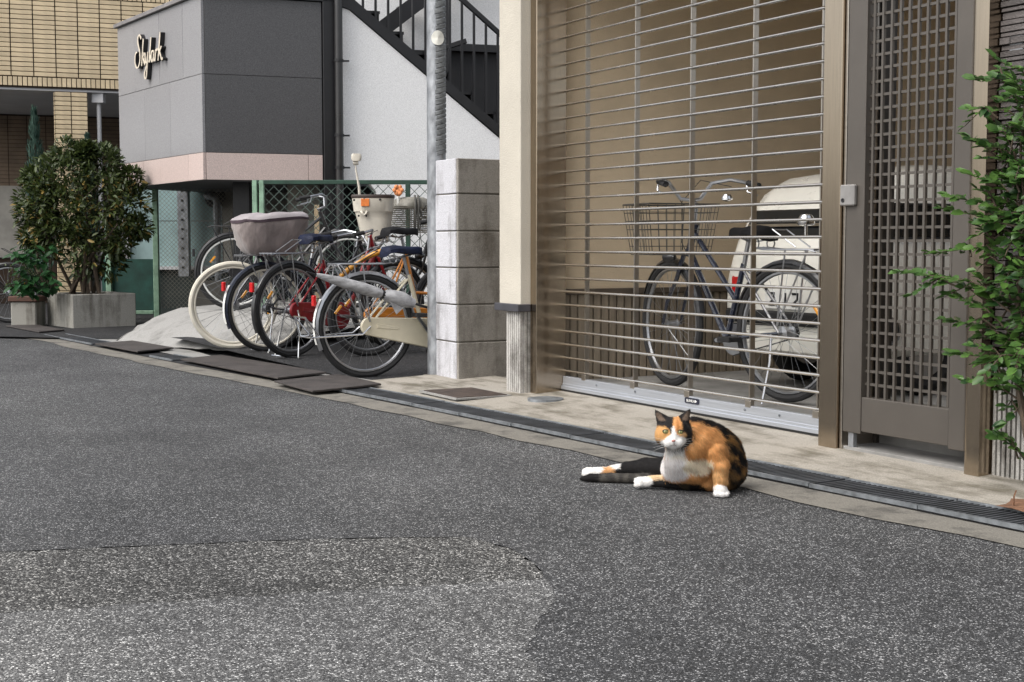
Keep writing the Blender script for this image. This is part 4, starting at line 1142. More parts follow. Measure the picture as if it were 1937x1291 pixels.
def saddle(par, c, m, s=1.0):
    mb = MB(); prof = [(-.14, .055, -.01), (-.12, .085, .012), (-.06, .098, .022), (0, .075, .014), (.06, .045, .01), (.12, .028, .012), (.145, .014, .004)]
    rings = []
    for (x, hw, z) in prof:
        hw *= s
        rings.append([(x * s, -hw, z - .03), (x * s, -hw * .98, z - .006), (x * s, -hw * .7, z + .012), (x * s, 0, z + .017), (x * s, hw * .7, z + .012), (x * s, hw * .98, z - .006), (x * s, hw, z - .03), (x * s, 0, z - .036)])
    n = 8; vs = [v for r_ in rings for v in r_]; fs = []
    for i in range(len(rings) - 1):
        for k in range(n):
            l = (k + 1) % n; fs.append((i*n+k, i*n+l, (i+1)*n+l, (i+1)*n+k))
    fs.append(tuple(range(n))); fs.append(tuple(range((len(rings)-1)*n, len(rings)*n)))
    mb.add(vs, fs)
    o = part(par, 'saddle', mb, m, smooth=True, off=(0, 0, 0)); o.location = c
    mb = MB()
    for sx in (-.055, .055):
        mb.tube(arc(sx * 0 - .09, -.055, .028, 0, 360, 8, sx), .004, 4)
    mb.tube([(-.1, -.055, -.03), (-.02, -.03, -.045), (.1, 0, -.02), (-.02, .03, -.045), (-.1, .055, -.03)], .004, 5)
    part(o, 'saddle_springs', mb, M['silver'], off=(0, 0, 0))
    return o

def bicycle(label, x, y, z, head, Rw=.34, wb=1.08, paint='bike_black', tyre='rubber', rim='silver', ftyre=None, fend='silver',
            sad='saddle_black', sad_z=.80, steer=0.0, case=None, rack='silver', stand=None, basket=None, front=True, bar='up', rear_reflector=None, lamp=True, group='bicycles parked side by side in the lot', grip='rubber', bar_z=1.0, rear_fender_light=False, crank=-6):
    b = thing('bicycle', label, 'bicycle', W, (0, 0, 0), group, rot=R(head))
    b.location = (x, y, z); b['_b'] = (0, 0, 0)
    P = M[paint]; rh = (0, 0, Rw); fh = (wb, 0, Rw); bb = (.43, 0, Rw - .06)
    wheel(b, 'rear_wheel', rh, Rw, M[tyre], M[rim], hub_r=.022)
    hd0, hd1 = (wb - .20, 0, Rw * 2 + .06), (wb - .255, 0, Rw * 2 + .20)
    st = (.31, 0, sad_z - .16)
    mb = MB()
    mb.tube([bb, st], .0155, 8)
    if bar == 'step':
        mb.tube([bb, (bb[0] + .13, 0, bb[2] + .05), (.66, 0, .47), hd0], .017, 8)
        mb.tube([(.375, 0, .47), (.5, 0, .46), (.68, 0, .55), (hd1[0] + .01, 0, hd1[2] - .05)], .012, 8)
    else:
        mb.tube([bb, hd0], .017, 8)
        mb.tube([(.365, 0, .50), (hd1[0] + .012, 0, hd1[2] - .05)], .014, 8)
    mb.tube([hd0, hd1], .019, 8)
    for s in (-1, 1):
        mb.tube([(0, s * .058, Rw), (.2, s * .05, Rw - .025), (bb[0], s * .03, bb[2])], .0085, 6)
        mb.tube([(0, s * .058, Rw), (.2, s * .045, Rw + .22), (st[0] - .01, s * .014, st[2] - .03)], .0075, 6)
    part(b, 'frame', mb, P, smooth=True)
    mb = MB(); mb.tube([(st[0] + .003, 0, st[2] - .03), (.275, 0, sad_z - .03)], .0125, 8); part(b, 'seat_post', mb, M['silver'], smooth=True)
    saddle(b, (.265, 0, sad_z), M[sad])
    # fork, front wheel and handlebar turn together
    ax = Vector(hd0)
    def rotp(p):
        q = Vector(p) - ax; c_, s_ = math.cos(steer), math.sin(steer)
        return (ax.x + q.x * c_ - q.y * s_, ax.y + q.x * s_ + q.y * c_, p[2])
    if front:
        fc = rotp(fh)
        wheel(b, 'front_wheel', fc, Rw, M[ftyre or tyre], M[rim], steer, band=M['silver'] if ftyre else False)
        mb = MB()
        mb.tube([rotp((hd0[0], 0, hd0[2])), rotp((hd0[0] + .012, 0, hd0[2] - .03))], .02, 8)
        for s in (-1, 1):
            mb.tube([rotp((hd0[0] + .012, s * .028, hd0[2] - .03)), rotp((hd0[0] + .06, s * .045, hd0[2] - .16)), rotp((fh[0] - .05, s * .055, Rw + .12)), rotp((fh[0], s * .055, Rw))], [.013, .012, .010, .008], 6)
        part(b, 'fork', mb, P, smooth=True)
        if fend: fender(b, fc, Rw + .014, 25, 170, M[fend], steer=steer)
    if fend:
        f_ = fender(b, rh, Rw + .014, 10, 205, M[fend])
        if rear_fender_light:
            mb = MB(); q = []
            for a in (150, 158, 166, 174, 182, 190, 198): q.append(((Rw + .0215) * math.cos(R(a)), (Rw + .0215) * math.sin(R(a))))
            for i in range(len(q) - 1):
                mb.quad((q[i][0], -.017, q[i][1]), (q[i+1][0], -.017, q[i+1][1]), (q[i+1][0], .017, q[i+1][1]), (q[i][0], .017, q[i][1]))
            part(f_, 'white_flash', mb, M['reflector'], off=(0, 0, 0))
    bz = bar_z
    mb = MB()
    mb.tube([rotp(hd1), rotp((hd1[0] - .02, 0, bz - .09)), rotp((hd1[0] + .02, 0, bz - .075))], .011, 8)
    part(b, 'stem', mb, M['silver'], smooth=True)
    mb = MB(); gr = MB()
    hx = hd1[0] + .02
    pts = []
    for s in (-1, 1):
        seq = [(hx, 0, bz - .075), (hx + .03, s * .06, bz - .065), (hx + .03, s * .13, bz + .02), (hx - .02, s * .22, bz + .04), (hx - .11, s * .265, bz + .02), (hx - .22, s * .275, bz)]
        if bar == 'flat': seq = [(hx, 0, bz - .07), (hx + .01, s * .12, bz - .06), (hx - .02, s * .2, bz - .05), (hx - .08, s * .29, bz - .05)]
        seq = [rotp(p) for p in seq]
        mb.tube(seq, .011, 7)
        gr = MB(); gr.tube([Vector(seq[-2]).lerp(Vector(seq[-1]), .12), seq[-1]], .0165, 8); part(b, 'grip', gr, M[grip], smooth=True)
        e0, e1 = Vector(seq[-2]), Vector(seq[-1])
        out = rotp((hx - .1, s * .26, bz - .02)); 
        lev = MB(); lev.tube([e0 + Vector((0, 0, -.01)), e0.lerp(e1, .3) + Vector((.02, 0, -.045)), e1 + Vector((.01, 0, -.05))], .005, 5); part(b, 'brake_lever', lev, M['silver'], smooth=True)
    part(b, 'handlebar', mb, M['silver'], smooth=True)
    cb = MB(); cb.tube([rotp((hx - .06, .2, bz)), rotp((hx + .09, .12, bz + .03)), rotp((hx + .1, 0, bz - .1)), (hd0[0] + .04, .02, hd0[2] + .04), (.5, .03, .45)], .003, 4)
    cb.tube([rotp((hx - .06, -.2, bz)), rotp((hx + .1, -.1, bz + .04)), rotp((hx + .09, .02, bz - .08)), rotp((hd0[0] + .06, .01, hd0[2]))], .003, 4)
    part(b, 'brake_cables', cb, M['rubber'])
    # crank, pedals, chain case on the right side (-y)
    if case:
        mb = MB(); top = []; bot = []
        a0 = Vector((0, Rw)); a1 = Vector((bb[0], bb[2]))
        out = []
        for k in range(9):
            a = R(100 + 160 * k / 8); out.append((a0.x + .06 * math.cos(a), a0.y + .06 * math.sin(a)))
        for k in range(9):
            a = R(-80 + 160 * k / 8); out.append((a1.x + .105 * math.cos(a), a1.y + .105 * math.sin(a)))
        mb.prism(out, lambda a_, z_: (a_, -.040, z_), lambda a_, z_: (a_, -.066, z_))
        cc_ = part(b, 'chain_case', mb, M[case], .006, smooth=True)
        mb = MB(); mb.prism([(.05, Rw - .012), (.2, Rw - .028), (.215, Rw - .02), (.2, Rw - .008), (.05, Rw + .018)], lambda a_, z_: (a_, -.0655, z_), lambda a_, z_: (a_, -.070, z_)); part(cc_, 'case_emboss', mb, M[case], .002)
    else:
        mb = MB(); mb.lathe([(.085, -.048), (.085, -.052), (.06, -.053), (.02, -.053)], bb, 24, 'y'); 
        part(b, 'chainring', mb, M['silver'], smooth=True)
        mb = MB(); mb.tube([(0, -.05, Rw + .03), (bb[0], -.05, bb[2] + .085)], .004, 4); mb.tube([(0, -.05, Rw - .03), (bb[0], -.05, bb[2] - .085)], .004, 4)
        part(b, 'chain', mb, M['rubber'])
        mb = MB(); mb.lathe([(.035, -.044), (.04, -.05), (.025, -.056)], rh, 14, 'y'); part(b, 'sprocket', mb, M['rubber'])
    mb = MB()
    ca = R(172); r_ = .165
    p1 = (bb[0] + r_ * math.cos(R(crank)), -.085, bb[2] + r_ * math.sin(R(crank))); p2 = (bb[0] - r_ * math.cos(R(crank)), .085, bb[2] - r_ * math.sin(R(crank)))
    mb.bar((bb[0], -.075, bb[2]), p1, .012, .022); mb.bar((bb[0], .075, bb[2]), p2, .012, .022); mb.cyl((bb[0], -.08, bb[2]), (bb[0], .08, bb[2]), .012, n=8)
    part(b, 'cranks', mb, M['silver'], .002)
    for p, s in ((p1, -1), (p2, 1)):
        mb = MB(); cx, cy, cz_ = p[0], p[1] + s * .055, p[2]
        mb.box(cx - .045, cx + .045, cy - .045, cy - .025, cz_ - .013, cz_ + .013); mb.box(cx - .045, cx + .045, cy + .025, cy + .045, cz_ - .013, cz_ + .013)
        mb.box(cx - .045, cx - .03, cy - .025, cy + .025, cz_ - .012, cz_ + .012); mb.box(cx + .03, cx + .045, cy - .025, cy + .025, cz_ - .012, cz_ + .012); mb.cyl((cx, p[1], cz_), (cx, cy + s * .045, cz_), .009, n=8)
        pd = part(b, 'pedal', mb, M['rubber'], .003)
        mb = MB(); mb.box(cx + .0455, cx + .048, cy - .02, cy + .02, cz_ - .008, cz_ + .008); part(pd, 'pedal_reflector', mb, M['amber'])
    rz = Rw * 2 + .065
    if rack:
        mb = MB()
        for yy in (-.07, -.025, .025, .07):
            mb.tube([(.19, yy * .6, rz + .01), (.1, yy, rz), (-.2, yy, rz), (-.24, yy * .85, rz - .01)], .005, 6)
        for xx in (.1, -.06, -.235): mb.tube([(xx, -.07, rz), (xx, .07, rz)], .005, 6)
        for s in (-1, 1):
            mb.tube([(-.05, s * .072, rz), (.0, s * .072, Rw + .03)], .0045, 6); mb.tube([(-.2, s * .072, rz), (.0, s * .074, Rw + .03)], .0045, 6)
        part(b, 'rear_rack', mb, M[rack], smooth=True)
        mb = MB(); mb.tube([(-.1, -.05, rz + .012), (.06, -.05, rz + .1), (.06, .05, rz + .1), (-.1, .05, rz + .012)], .004, 5); part(b, 'rack_clamp', mb, M[rack], smooth=True)
    if stand:
        mb = MB()
        if stand == 'up':        # double stand folded back behind the wheel
            for s in (-1, 1):
                mb.tube([(.0, s * .075, Rw), (-.06, s * .085, Rw - .05), (-.42, s * .10, Rw - .06)], .006, 6)
                mb.tube([(-.42, s * .10, Rw - .06), (-.46, s * .10, Rw + .07)], .006, 6)
                mb.tube([(-.46, s * .10, Rw + .07), (-.36, s * .09, Rw - .055)], .005, 6)
            mb.tube([(-.42, -.10, Rw - .06), (-.42, .10, Rw - .06)], .006, 6); mb.tube([(-.46, -.10, Rw + .07), (-.46, .10, Rw + .07)], .006, 6)
        elif stand == 'down':
            for s in (-1, 1):
                mb.tube([(.0, s * .07, Rw), (.0, s * .09, Rw - .05), (-.05, s * .13, .012)], .0065, 6)
            mb.tube([(-.07, -.15, .012), (-.045, -.13, .010), (-.045, .13, .010), (-.07, .15, .012)], .0065, 6)
        else:                    # single side stand
            mb.tube([(.05, .06, Rw - .01), (.0, .12, .2), (-.03, .2, .006)], .0065, 6)
        part(b, 'stand', mb, M['chrome'], smooth=True)
    if rear_reflector:
        mb = MB(); a = R(158); q = Rw + .035
        mb.box(-.012, .012, -.018, .018, -.035, .035)
        o = part(b, 'rear_reflector', mb, M[rear_reflector], .004, off=(0, 0, 0)); o.location = (q * math.cos(a) - .01, 0, Rw + q * math.sin(a) + .03)
    mb = MB(); aa = R(150); rr = Rw - .12
    mb.box(-.035, .035, -.006, .006, -.009, .009)
    o = part(b, 'spoke_reflector', mb, M['amber'] if not ftyre else M['reflector'], .003, off=(0, 0, 0)); o.location = (rr * math.cos(aa), 0, Rw + rr * math.sin(aa)); o.rotation_euler = (0, R(-50), 0)
    if lamp and front:
        mb = MB(); mb.lathe([(.012, -.04), (.03, -.01), (.032, .03), (.02, .036)], (0, 0, 0), 12, 'x')
        o = part(b, 'headlamp', mb, M['bike_black'], smooth=True, off=(0, 0, 0)); o.location = rotp((fh[0] - .11, .07, Rw * 2 + .02))
    b['_rot'] = 0
    b_hx = rotp((hx + .2, 0, bz - .1))
    return b, b_hx, rotp

GB = 'bicycles parked side by side in the lot'
# nearest: cream bicycle with chain case
bd, _, _ = bicycle('cream bicycle with full cream chain case, nearest to the pole', -.965, 9.06, .012, 29.3, .345, 1.06, 'bike_cream', sad='saddle_navy', sad_z=.84, case='bike_cream', stand='up', bar='step', rear_reflector='red', rear_fender_light=True, crank=128)
bc, _, _ = bicycle('red bicycle with red chain case between the cream and grey-basket ones', -1.63, 10.15, .058, 50, .352, 1.06, 'bike_red', sad='saddle_navy', sad_z=.88, case='bike_red', stand='down', bar='step', rear_reflector='red', fend='bike_black', rear_fender_light=False, bar_z=.88)
bb_, _, _ = bicycle('dark bicycle carrying a big grey covered basket on its rear rack', -1.88, 10.55, .066, 36, .34, 1.06, 'bike_black', sad='saddle_black', sad_z=.86, rim='tyre_white', rear_reflector='red', fend='bike_navy', rear_fender_light=True, stand='down', bar='step', bar_z=.90)
# white tyred bicycle: stands the other way, its turned front wheel towards the street
ba, _, _ = bicycle('bicycle whose turned front wheel has a pale cream tyre', -1.436, 11.42, .08, 180 + 51, .342, 1.06, 'bike_navy', tyre='rubber', rim='tyre_white', ftyre='tyre_white', steer=R(-36), fend=None, rack=None, sad_z=.86, bar='flat', lamp=False)
bh, _, _ = bicycle('black bicycle parked on the raised floor under the granite box', -2.50, 12.42, .30, 12, .345, 1.02, 'bike_black', fend='bike_black', rim='reflector', rack='bike_black', rear_reflector='bike_black', sad_z=.84, case='bike_black')
be, _, _ = bicycle('orange bicycle standing behind the cream one', -1.07, 10.22, .06, 30, .31, 1.02, 'bike_orange', sad='saddle_black', sad_z=.93, case='bike_orange', fend='bike_black', rack='bike_black', stand=None, bar='step')
bf, fpos, frot = bicycle('black bicycle with a cream bucket basket between its handlebars', .02, 11.85, .12, 180 + 31, .33, 1.06, 'bike_black', fend='bike_black', sad_z=.8, bar_z=1.06, grip='grip', bar='up')
bg, gpos, grot = bicycle('yellow bicycle with a grey wire front basket behind the orange one', .40, 11.62, .10, 180 + 31, .31, 1.06, 'bike_yellow', fend='bike_black', sad_z=.8, bar_z=1.0)

# yellow tube seen rising behind the cream bicycle's rack
mb = MB(); mb.tube([(-1.36, 10.55, .60), (-1.25, 10.52, .70), (-1.13, 10.52, .79), (-1.0, 10.55, .84)], .022, 10)
o = link(bpy.data.objects.new('frame_tube', mb.mesh('frame_tube', M['bike_yellow'], (0, 0, 0), smooth=True))); 
o.parent = be; o.matrix_parent_inverse = (Matrix.Translation(be.location) @ Matrix.Rotation(R(30), 4, 'Z')).inverted()

# covered rear basket
def loft(mb, rings):
    n = len(rings[0]); vs = [v for r_ in rings for v in r_]; fs = []
    for i in range(len(rings) - 1):
        for k in range(n):
            l = (k + 1) % n; fs.append((i*n+k, i*n+l, (i+1)*n+l, (i+1)*n+k))
    fs.append(tuple(range(n))[::-1]); fs.append(tuple(range((len(rings)-1)*n, len(rings)*n)))
    mb.add(vs, fs)
def rrect(l, w, z, e=4, n=28, wob=0.0, dx=0.0):
    out = []
    for k in range(n):
        a = 2 * math.pi * k / n; c_, s_ = math.cos(a), math.sin(a)
        q = 1 + wob * math.sin(k * 2.1 + z * 40)
        out.append((dx + l / 2 * q * abs(c_) ** (2 / e) * (1 if c_ >= 0 else -1), w / 2 * q * abs(s_) ** (2 / e) * (1 if s_ >= 0 else -1), z))
    return out
cv = thing('covered_basket', 'large grey fabric covered basket with paler lid on rear rack', 'basket', W, (0, 0, 0))
bx, by = -1.88 + .17 * math.cos(R(36)) , 10.55 + .17 * math.sin(R(36))
cv.location = (bx - .13, by - .06, .815); cv.rotation_euler = (0, 0, R(33)); cv['_b'] = (0, 0, 0)
def sag(l, w, z, e, dx=0.0, amp=.014, tilt=0.0):
    """soft fabric outline: folds, sag and a rim that drops towards the front."""
    out = []
    for k, (x, y, zz) in enumerate(rrect(l, w, z, e, 64, 0, dx)):
        a = 2 * math.pi * k / 64
        q = 1 + amp * (math.sin(a * 7 + z * 25) + .7 * math.sin(a * 13 + 2 - z * 60) + .5 * math.sin(a * 23 + z * 90)) / 1.2
        out.append((dx + (x - dx) * q, y * q, zz + tilt * x + .006 * math.sin(a * 5 + z * 30)))
    return out
mb = MB()
loft(mb, [sag(.22, .17, .005, 2.6, amp=.02), sag(.33, .26, .0, 2.8, amp=.03), sag(.40, .31, .03, 3, amp=.035), sag(.44, .345, .075, 3, amp=.04), sag(.475, .365, .12, 3.2, amp=.04), sag(.505, .385, .165, 3.4, .005, .034, .02), sag(.535, .40, .21, 3.6, .01, .028, .04), sag(.55, .41, .25, 4, .015, .016, .06), sag(.55, .41, .262, 4, .015, .010, .06)])
part(cv, 'fabric_body', mb, M['cover'], smooth=True)
mb = MB(); loft(mb, [sag(.560, .418, .258, 4, .015, .010, .06), sag(.560, .418, .276, 4, .015, .010, .06)]); part(cv, 'dark_trim', mb, M['cover_trim'], smooth=True)
mb = MB(); loft(mb, [sag(.555, .412, .274, 4, .015, .010, .06), sag(.54, .40, .292, 3.6, .02, .014, .06), sag(.46, .36, .312, 3.2, .03, .02, .05), sag(.32, .27, .318, 3, .04, .03, .03), sag(.14, .12, .308, 2.6, .04, .03, .02)]); part(cv, 'lid', mb, M['cover_lid'], smooth=True)

# umbrella tied along the cream bicycle
um = thing('umbrella', 'closed grey film umbrella tied along the rear rack of the cream bicycle', 'umbrella', W, (0, 0, 0))
hd = R(29.3); hx_, hy_ = math.cos(hd), math.sin(hd)
def bpt(f, s, z): return (-.965 + hx_ * f + hy_ * s, 9.06 + hy_ * f - hx_ * s, z)       # forward, to the right, height
um.location = bpt(-.4, .11, .70); um['_b'] = um.location[:]
a0, a1 = Vector(bpt(-.38, .10, .70)), Vector(bpt(.30, .14, .50))
mb = MB(); ps = [a0.lerp(a1, f) for f in (0, .08, .25, .45, .60, .68)]
mb.tube(ps, [.012, .022, .034, .040, .036, .022], 10); part(um, 'canopy', mb, M['umbrella'], smooth=True)
mb = MB()
vs = [a0.lerp(a1, .66)]; q = a0.lerp(a1, .66)
mb.tube([a0.lerp(a1, .64), a0.lerp(a1, .72), a0.lerp(a1, .85), a0.lerp(a1, .98)], [.024, .045, .058, .03], 9)
mb.add([a0.lerp(a1, .72) + Vector((0, -.03, -.02)), a0.lerp(a1, .92) + Vector((0, -.035, -.01)), a0.lerp(a1, .80) + Vector((0, -.03, -.105)), a0.lerp(a1, .80) + Vector((0, .01, -.04))], [(0, 1, 2), (0, 2, 3), (1, 3, 2), (0, 3, 1)])
part(um, 'canopy_flare', mb, M['umbrella'], smooth=True)
mb = MB(); mb.tube([a0.lerp(a1, -.1), a0.lerp(a1, .02)], .006, 6); part(um, 'shaft', mb, M['black'])
mb = MB(); mb.tube([a0.lerp(a1, .95), a0.lerp(a1, 1.12)], .009, 6); part(um, 'handle', mb, M['black'])
mb = MB(); mb.tube([a0.lerp(a1, .645), a0.lerp(a1, .675)], .031, 10); part(um, 'strap', mb, M['black'], smooth=True)
# string tied at the back of the rack
mb = MB(); p = Vector(bpt(-.24, .06, .745))
for k in range(7):
    a = k * .9
    mb.tube([p, p + Vector((.03 * math.cos(a), .02 * math.sin(a), .02)), p + Vector((.07 * math.cos(a), .03 * math.sin(a * 2), -.02 - .02 * (k % 3)))], .0035, 4)
st_ = link(bpy.data.objects.new('tied_string', mb.mesh('tied_string', M['umbrella'], tuple(p)))); st_.location = p
tag(st_, 'pale string knotted round the umbrella tip at the rear rack', 'string')

# cream bucket basket
bk = thing('bucket_basket', 'cream plastic bucket basket with an orange label and dark rim', 'basket', W, (-1.10, 11.12, .98))
mb = MB(); c = (-1.10, 11.12, 0)
def shifted(r_): return [(x + c[0], y + c[1], z) for x, y, z in r_]
loft(mb, [shifted(rrect(.19, .17, .915, 3)), shifted(rrect(.215, .20, .925, 3)), shifted(rrect(.24, .22, 1.0, 3, dx=-.005)), shifted(rrect(.275, .25, 1.09, 3, dx=-.008)), shifted(rrect(.30, .26, 1.15, 3, dx=-.012)), shifted(rrect(.315, .27, 1.155, 3, dx=-.014)), shifted(rrect(.335, .28, 1.27, 3, dx=-.018))])
part(bk, 'bucket', mb, M['plastic_cream'], smooth=True)
mb = MB(); loft(mb, [shifted(rrect(.34, .285, 1.262, 3, dx=-.018)), shifted(rrect(.35, .295, 1.275, 3, dx=-.018)), shifted(rrect(.34, .285, 1.29, 3, dx=-.018))]); part(bk, 'rim', mb, mat('dark_brown_plastic', (.05, .035, .03), .5), smooth=True)
mb = MB(); yy = c[1] - .1415; mb.box(-1.20, -1.135, yy - .004, yy + .02, 1.195, 1.255); part(bk, 'orange_label', mb, M['orange'], .002)
for dx, dz in ((-.155, 1.245), (-.075, 1.25), (.05, 1.25), (-.12, 1.12), (-.06, 1.12)):
    mb = MB(); mb.lathe([(.009, 0), (.009, -.006), (.003, -.008)], (c[0] + dx, yy + (.008 if dz < 1.2 else .004), dz), 8, 'y'); part(bk, 'bolt', mb, M['black'])
mb = MB(); mb.tube([(c[0] - .10, yy + .006, 1.155), (c[0] - .09, yy - .014, 1.14), (c[0] - .075, yy - .014, 1.125), (c[0] - .06, yy - .01, 1.14), (c[0] - .055, yy + .006, 1.155)], .009, 6); part(bk, 'latch', mb, M['plastic_cream'], smooth=True)

# white mirror stalk
mi = thing('mirror', 'small cream mirror on a stalk above the bucket basket', 'mirror', W, (-1.24, 11.2, 1.29))
mb = MB(); mb.tube([(-1.235, 11.2, 1.28), (-1.24, 11.2, 1.36), (-1.265, 11.2, 1.50), (-1.267, 11.2, 1.54)], [.011, .010, .007, .006], 8); part(mi, 'stalk', mb, M['plastic_cream'], smooth=True)
mb = MB(); mb.tube([(-1.285, 11.2, 1.548), (-1.245, 11.2, 1.552)], .018, 8)
part(mi, 'clamp', mb, M['plastic_cream'], smooth=True)
mb = MB(); loft(mb, [[(x * .9 - 1.258, 11.19 + y, z) for x, y, z in rrect(a, .04, z_, 3.4, 16)] for a, z_ in ((.07, 1.565), (.088, 1.575), (.094, 1.595), (.09, 1.615), (.07, 1.624))]); part(mi, 'housing', mb, M['plastic_cream'], smooth=True)

# wire basket with lid and orange lamp
gb = thing('wire_basket', 'grey mesh front basket with a folded lid beside the bucket', 'basket', W, (0, 0, 0))
gb.location = (-.83, 11.4, .99); gb.rotation_euler = (0, 0, R(31)); gb['_b'] = (0, 0, 0)
basket_wire(gb, 'wire_body', (0, 0, 0), .30, .30, .20, M['wire_grey'], 0, .78, 12, 12, .0028)
mb = MB(); loft(mb, [rrect(.30, .30, .2, 4, 16), rrect(.31, .31, .215, 4, 16), rrect(.26, .28, .27, 3, 16), rrect(.16, .2, .29, 3, 16)]); part(gb, 'lid', mb, mat('mesh_lid', (.22, .21, .18), .6, var=.2, scale=30), smooth=True)
mb = MB(); mb.tube([(-.05, -.16, .02), (-.05, -.165, .24), (-.03, -.12, .30)], .010, 8); mb.tube([(-.02, -.16, .02), (-.02, -.165, .24), (0, -.12, .30)], .010, 8); part(gb, 'strap', mb, M['wire'], smooth=True)
ol = thing('orange_toy', 'small orange flower-like toy perched on the handlebar beside the bucket', 'toy', W, (-.93, 11.3, 1.29))
mb = MB()
mb.ell((-.93, 11.3, 1.325), (.036, .03, .04), 12, 8)
for k in range(6): mb.ell((-.93 + .03 * math.cos(k * 1.05), 11.285 + .012 * math.sin(k * 2.0), 1.335 + .03 * math.sin(k * 1.05)), (.017, .015, .018), 8, 6)
part(ol, 'body', mb, mat('orange_cloth', (.78, .30, .12), .8, var=.25, scale=50), smooth=True)
mb = MB(); mb.tube([(-.93, 11.3, 1.2), (-.93, 11.3, 1.295)], .012, 8); part(ol, 'clip', mb, M['reflector'], smooth=True)

# ------------------------------------------------------------------ inside the garage: navy bicycle and small white car
gx, gy = 1.375, 6.86
ghd = math.degrees(math.atan2(7.60 - 6.86, .865 - 1.375))
bi, ipos, irot = bicycle('dark navy bicycle standing behind the shutter in the garage', gx, gy, .105, ghd, .35, .93, 'bike_navy', sad='saddle_black', sad_z=.85, fend='bike_black', stand='side', bar='up', bar_z=1.10, rim='silver', case=None, rack='silver', group=None, steer=R(-14), rear_reflector='red')
fb = thing('wire_basket', 'dark wire front basket of the bicycle inside the garage', 'basket', W, (0, 0, 0))
fb.location = (.86, 7.48, .84); fb.rotation_euler = (0, 0, R(ghd - 14)); fb['_b'] = (0, 0, 0)
basket_wire(fb, 'wire_body', (0, 0, 0), .32, .42, .27, M['wire'], 0, .82, 8, 6, .0022)
mb = MB(); mb.lathe([(.002, .045), (.028, .04), (.042, .018), (.045, 0), (.040, -.01), (.01, -.014)], (1.445, 6.78, 1.0), 16); mb.cyl((1.445, 6.78, .93), (1.445, 6.78, .99), .009)
o = link(bpy.data.objects.new('chrome_bell', mb.mesh('chrome_bell', M['chrome'], (1.445, 6.78, .93), smooth=True))); o.location = (1.445, 6.78, .93); tag(o, 'round chrome lamp on the rear rack of the garage bicycle', 'lamp')
mb = MB(); mb.lathe([(.002, .03), (.02, .026), (.03, .01), (.03, -.004), (.01, -.012)], (1.145, 7.36, 1.14), 14)
o = link(bpy.data.objects.new('bell', mb.mesh('bell', M['chrome'], (1.145, 7.36, 1.13), smooth=True))); o.location = (1.145, 7.36, 1.125); tag(o, 'small chrome bell beside the right grip of the garage bicycle', 'bell')

CW = thing('small_car', 'small rounded white car parked deep in the garage', 'car', A, (1.1, .75, .1))
def car_sec(n, k, zt, hb, ht, zb=.30):
    """rounded cross section at depth n: half widths at belt and roof, roof height."""
    cx = 1.115; out = []
    b = min(.86, zt - .2)
    P_ = [(hb * .86, zb), (hb * .97, zb + .05), (hb, zb + .2), (hb, b - .12), (hb * .985, b), (hb * .965, b + .04), (ht + (hb - ht) * .3, zt - .09), (ht * .94, zt - .035), (ht * .76, zt - .008), (ht * .4, zt)]
    for x, z in P_: out.append((cx + x, n, z))
    for x, z in P_[::-1]: out.append((cx - x, n, z))
    return out
mb = MB()
secs = [(.745, 0, .80, .50, .44), (.755, 0, .90, .54, .475), (.80, 0, 1.0, .555, .485), (.875, 0, 1.12, .56, .49), (.95, 0, 1.21, .562, .49), (1.06, 0, 1.275, .563, .49), (1.4, 0, 1.325, .565, .49), (2.2, 0, 1.31, .565, .48), (2.45, 0, 1.22, .56, .46)]
rings = [car_sec(*s_) for s_ in secs] 
rings += [[(x, n_, min(z, .93 + .0 * x)) for x, _, z in rings[-1]] for n_ in (2.75,)] 
rings += [[(1.115 + (x - 1.115) * .95, 3.3, min(z, .88)) for x, _, z in rings[-1]], [(1.115 + (x - 1.115) * .85, 3.42, .35 + (min(z, .86) - .35) * .85) for x, _, z in rings[-2]]]
loft(mb, rings)
part(CW, 'body', mb, M['carpaint'], .0, smooth=True)
mb2 = MB(); mb2.add([(.68, .762, .938), (1.55, .762, .938), (1.52, .838, 1.085), (.71, .838, 1.085), (.68, .82, .938), (1.55, .82, .938), (1.52, .90, 1.085), (.71, .90, 1.085)], [(0,1,2,3),(7,6,5,4),(0,4,5,1),(1,5,6,2),(2,6,7,3),(3,7,4,0)])
part(CW, 'rear_window', mb2, M['glass'], .008)
mb2 = MB(); mb2.add([(.72, .775, .992), (1.51, .775, .992), (1.51, .782, 1.006), (.72, .782, 1.006), (.72, .80, .99), (1.51, .80, .99), (1.51, .81, 1.006), (.72, .81, 1.006)], [(0,1,2,3),(7,6,5,4),(0,4,5,1),(1,5,6,2),(2,6,7,3),(3,7,4,0)])
part(CW, 'window_bar', mb2, M['chrome'])
mb = MB(); mb.box(.60, 1.63, .715, .80, .46, .535); part(CW, 'bumper', mb, M['rubber'], .012)
mb = MB(); mb.box(.60, 1.63, .735, .80, .31, .42); part(CW, 'rear_valance', mb, M['carpaint'], .012)
mb = MB(); mb.box(.93, 1.22, .732, .756, .545, .665); pl_ = part(CW, 'number_plate', mb, M['reflector'], .003)
for i, xx in enumerate((.965, 1.075, 1.155)):
    mb = MB()
    if i == 1: mb.box(xx + .02, xx + .034, .729, .734, .565, .635)
    else:
        mb.box(xx, xx + .05, .729, .734, .625, .637); mb.box(xx + .038, xx + .05, .7285, .7335, .60, .632); mb.bar((xx + .044, .731, .602), (xx + .006, .731, .572), .005, .012); mb.box(xx, xx + .052, .729, .734, .563, .575)
    part(pl_, 'numeral', mb, M['black'])
for xx in (.62, 1.53):
    mb = MB(); mb.box(xx, xx + .08, .742, .79, .58, .72); part(CW, 'tail_light', mb, M['red'], .01)
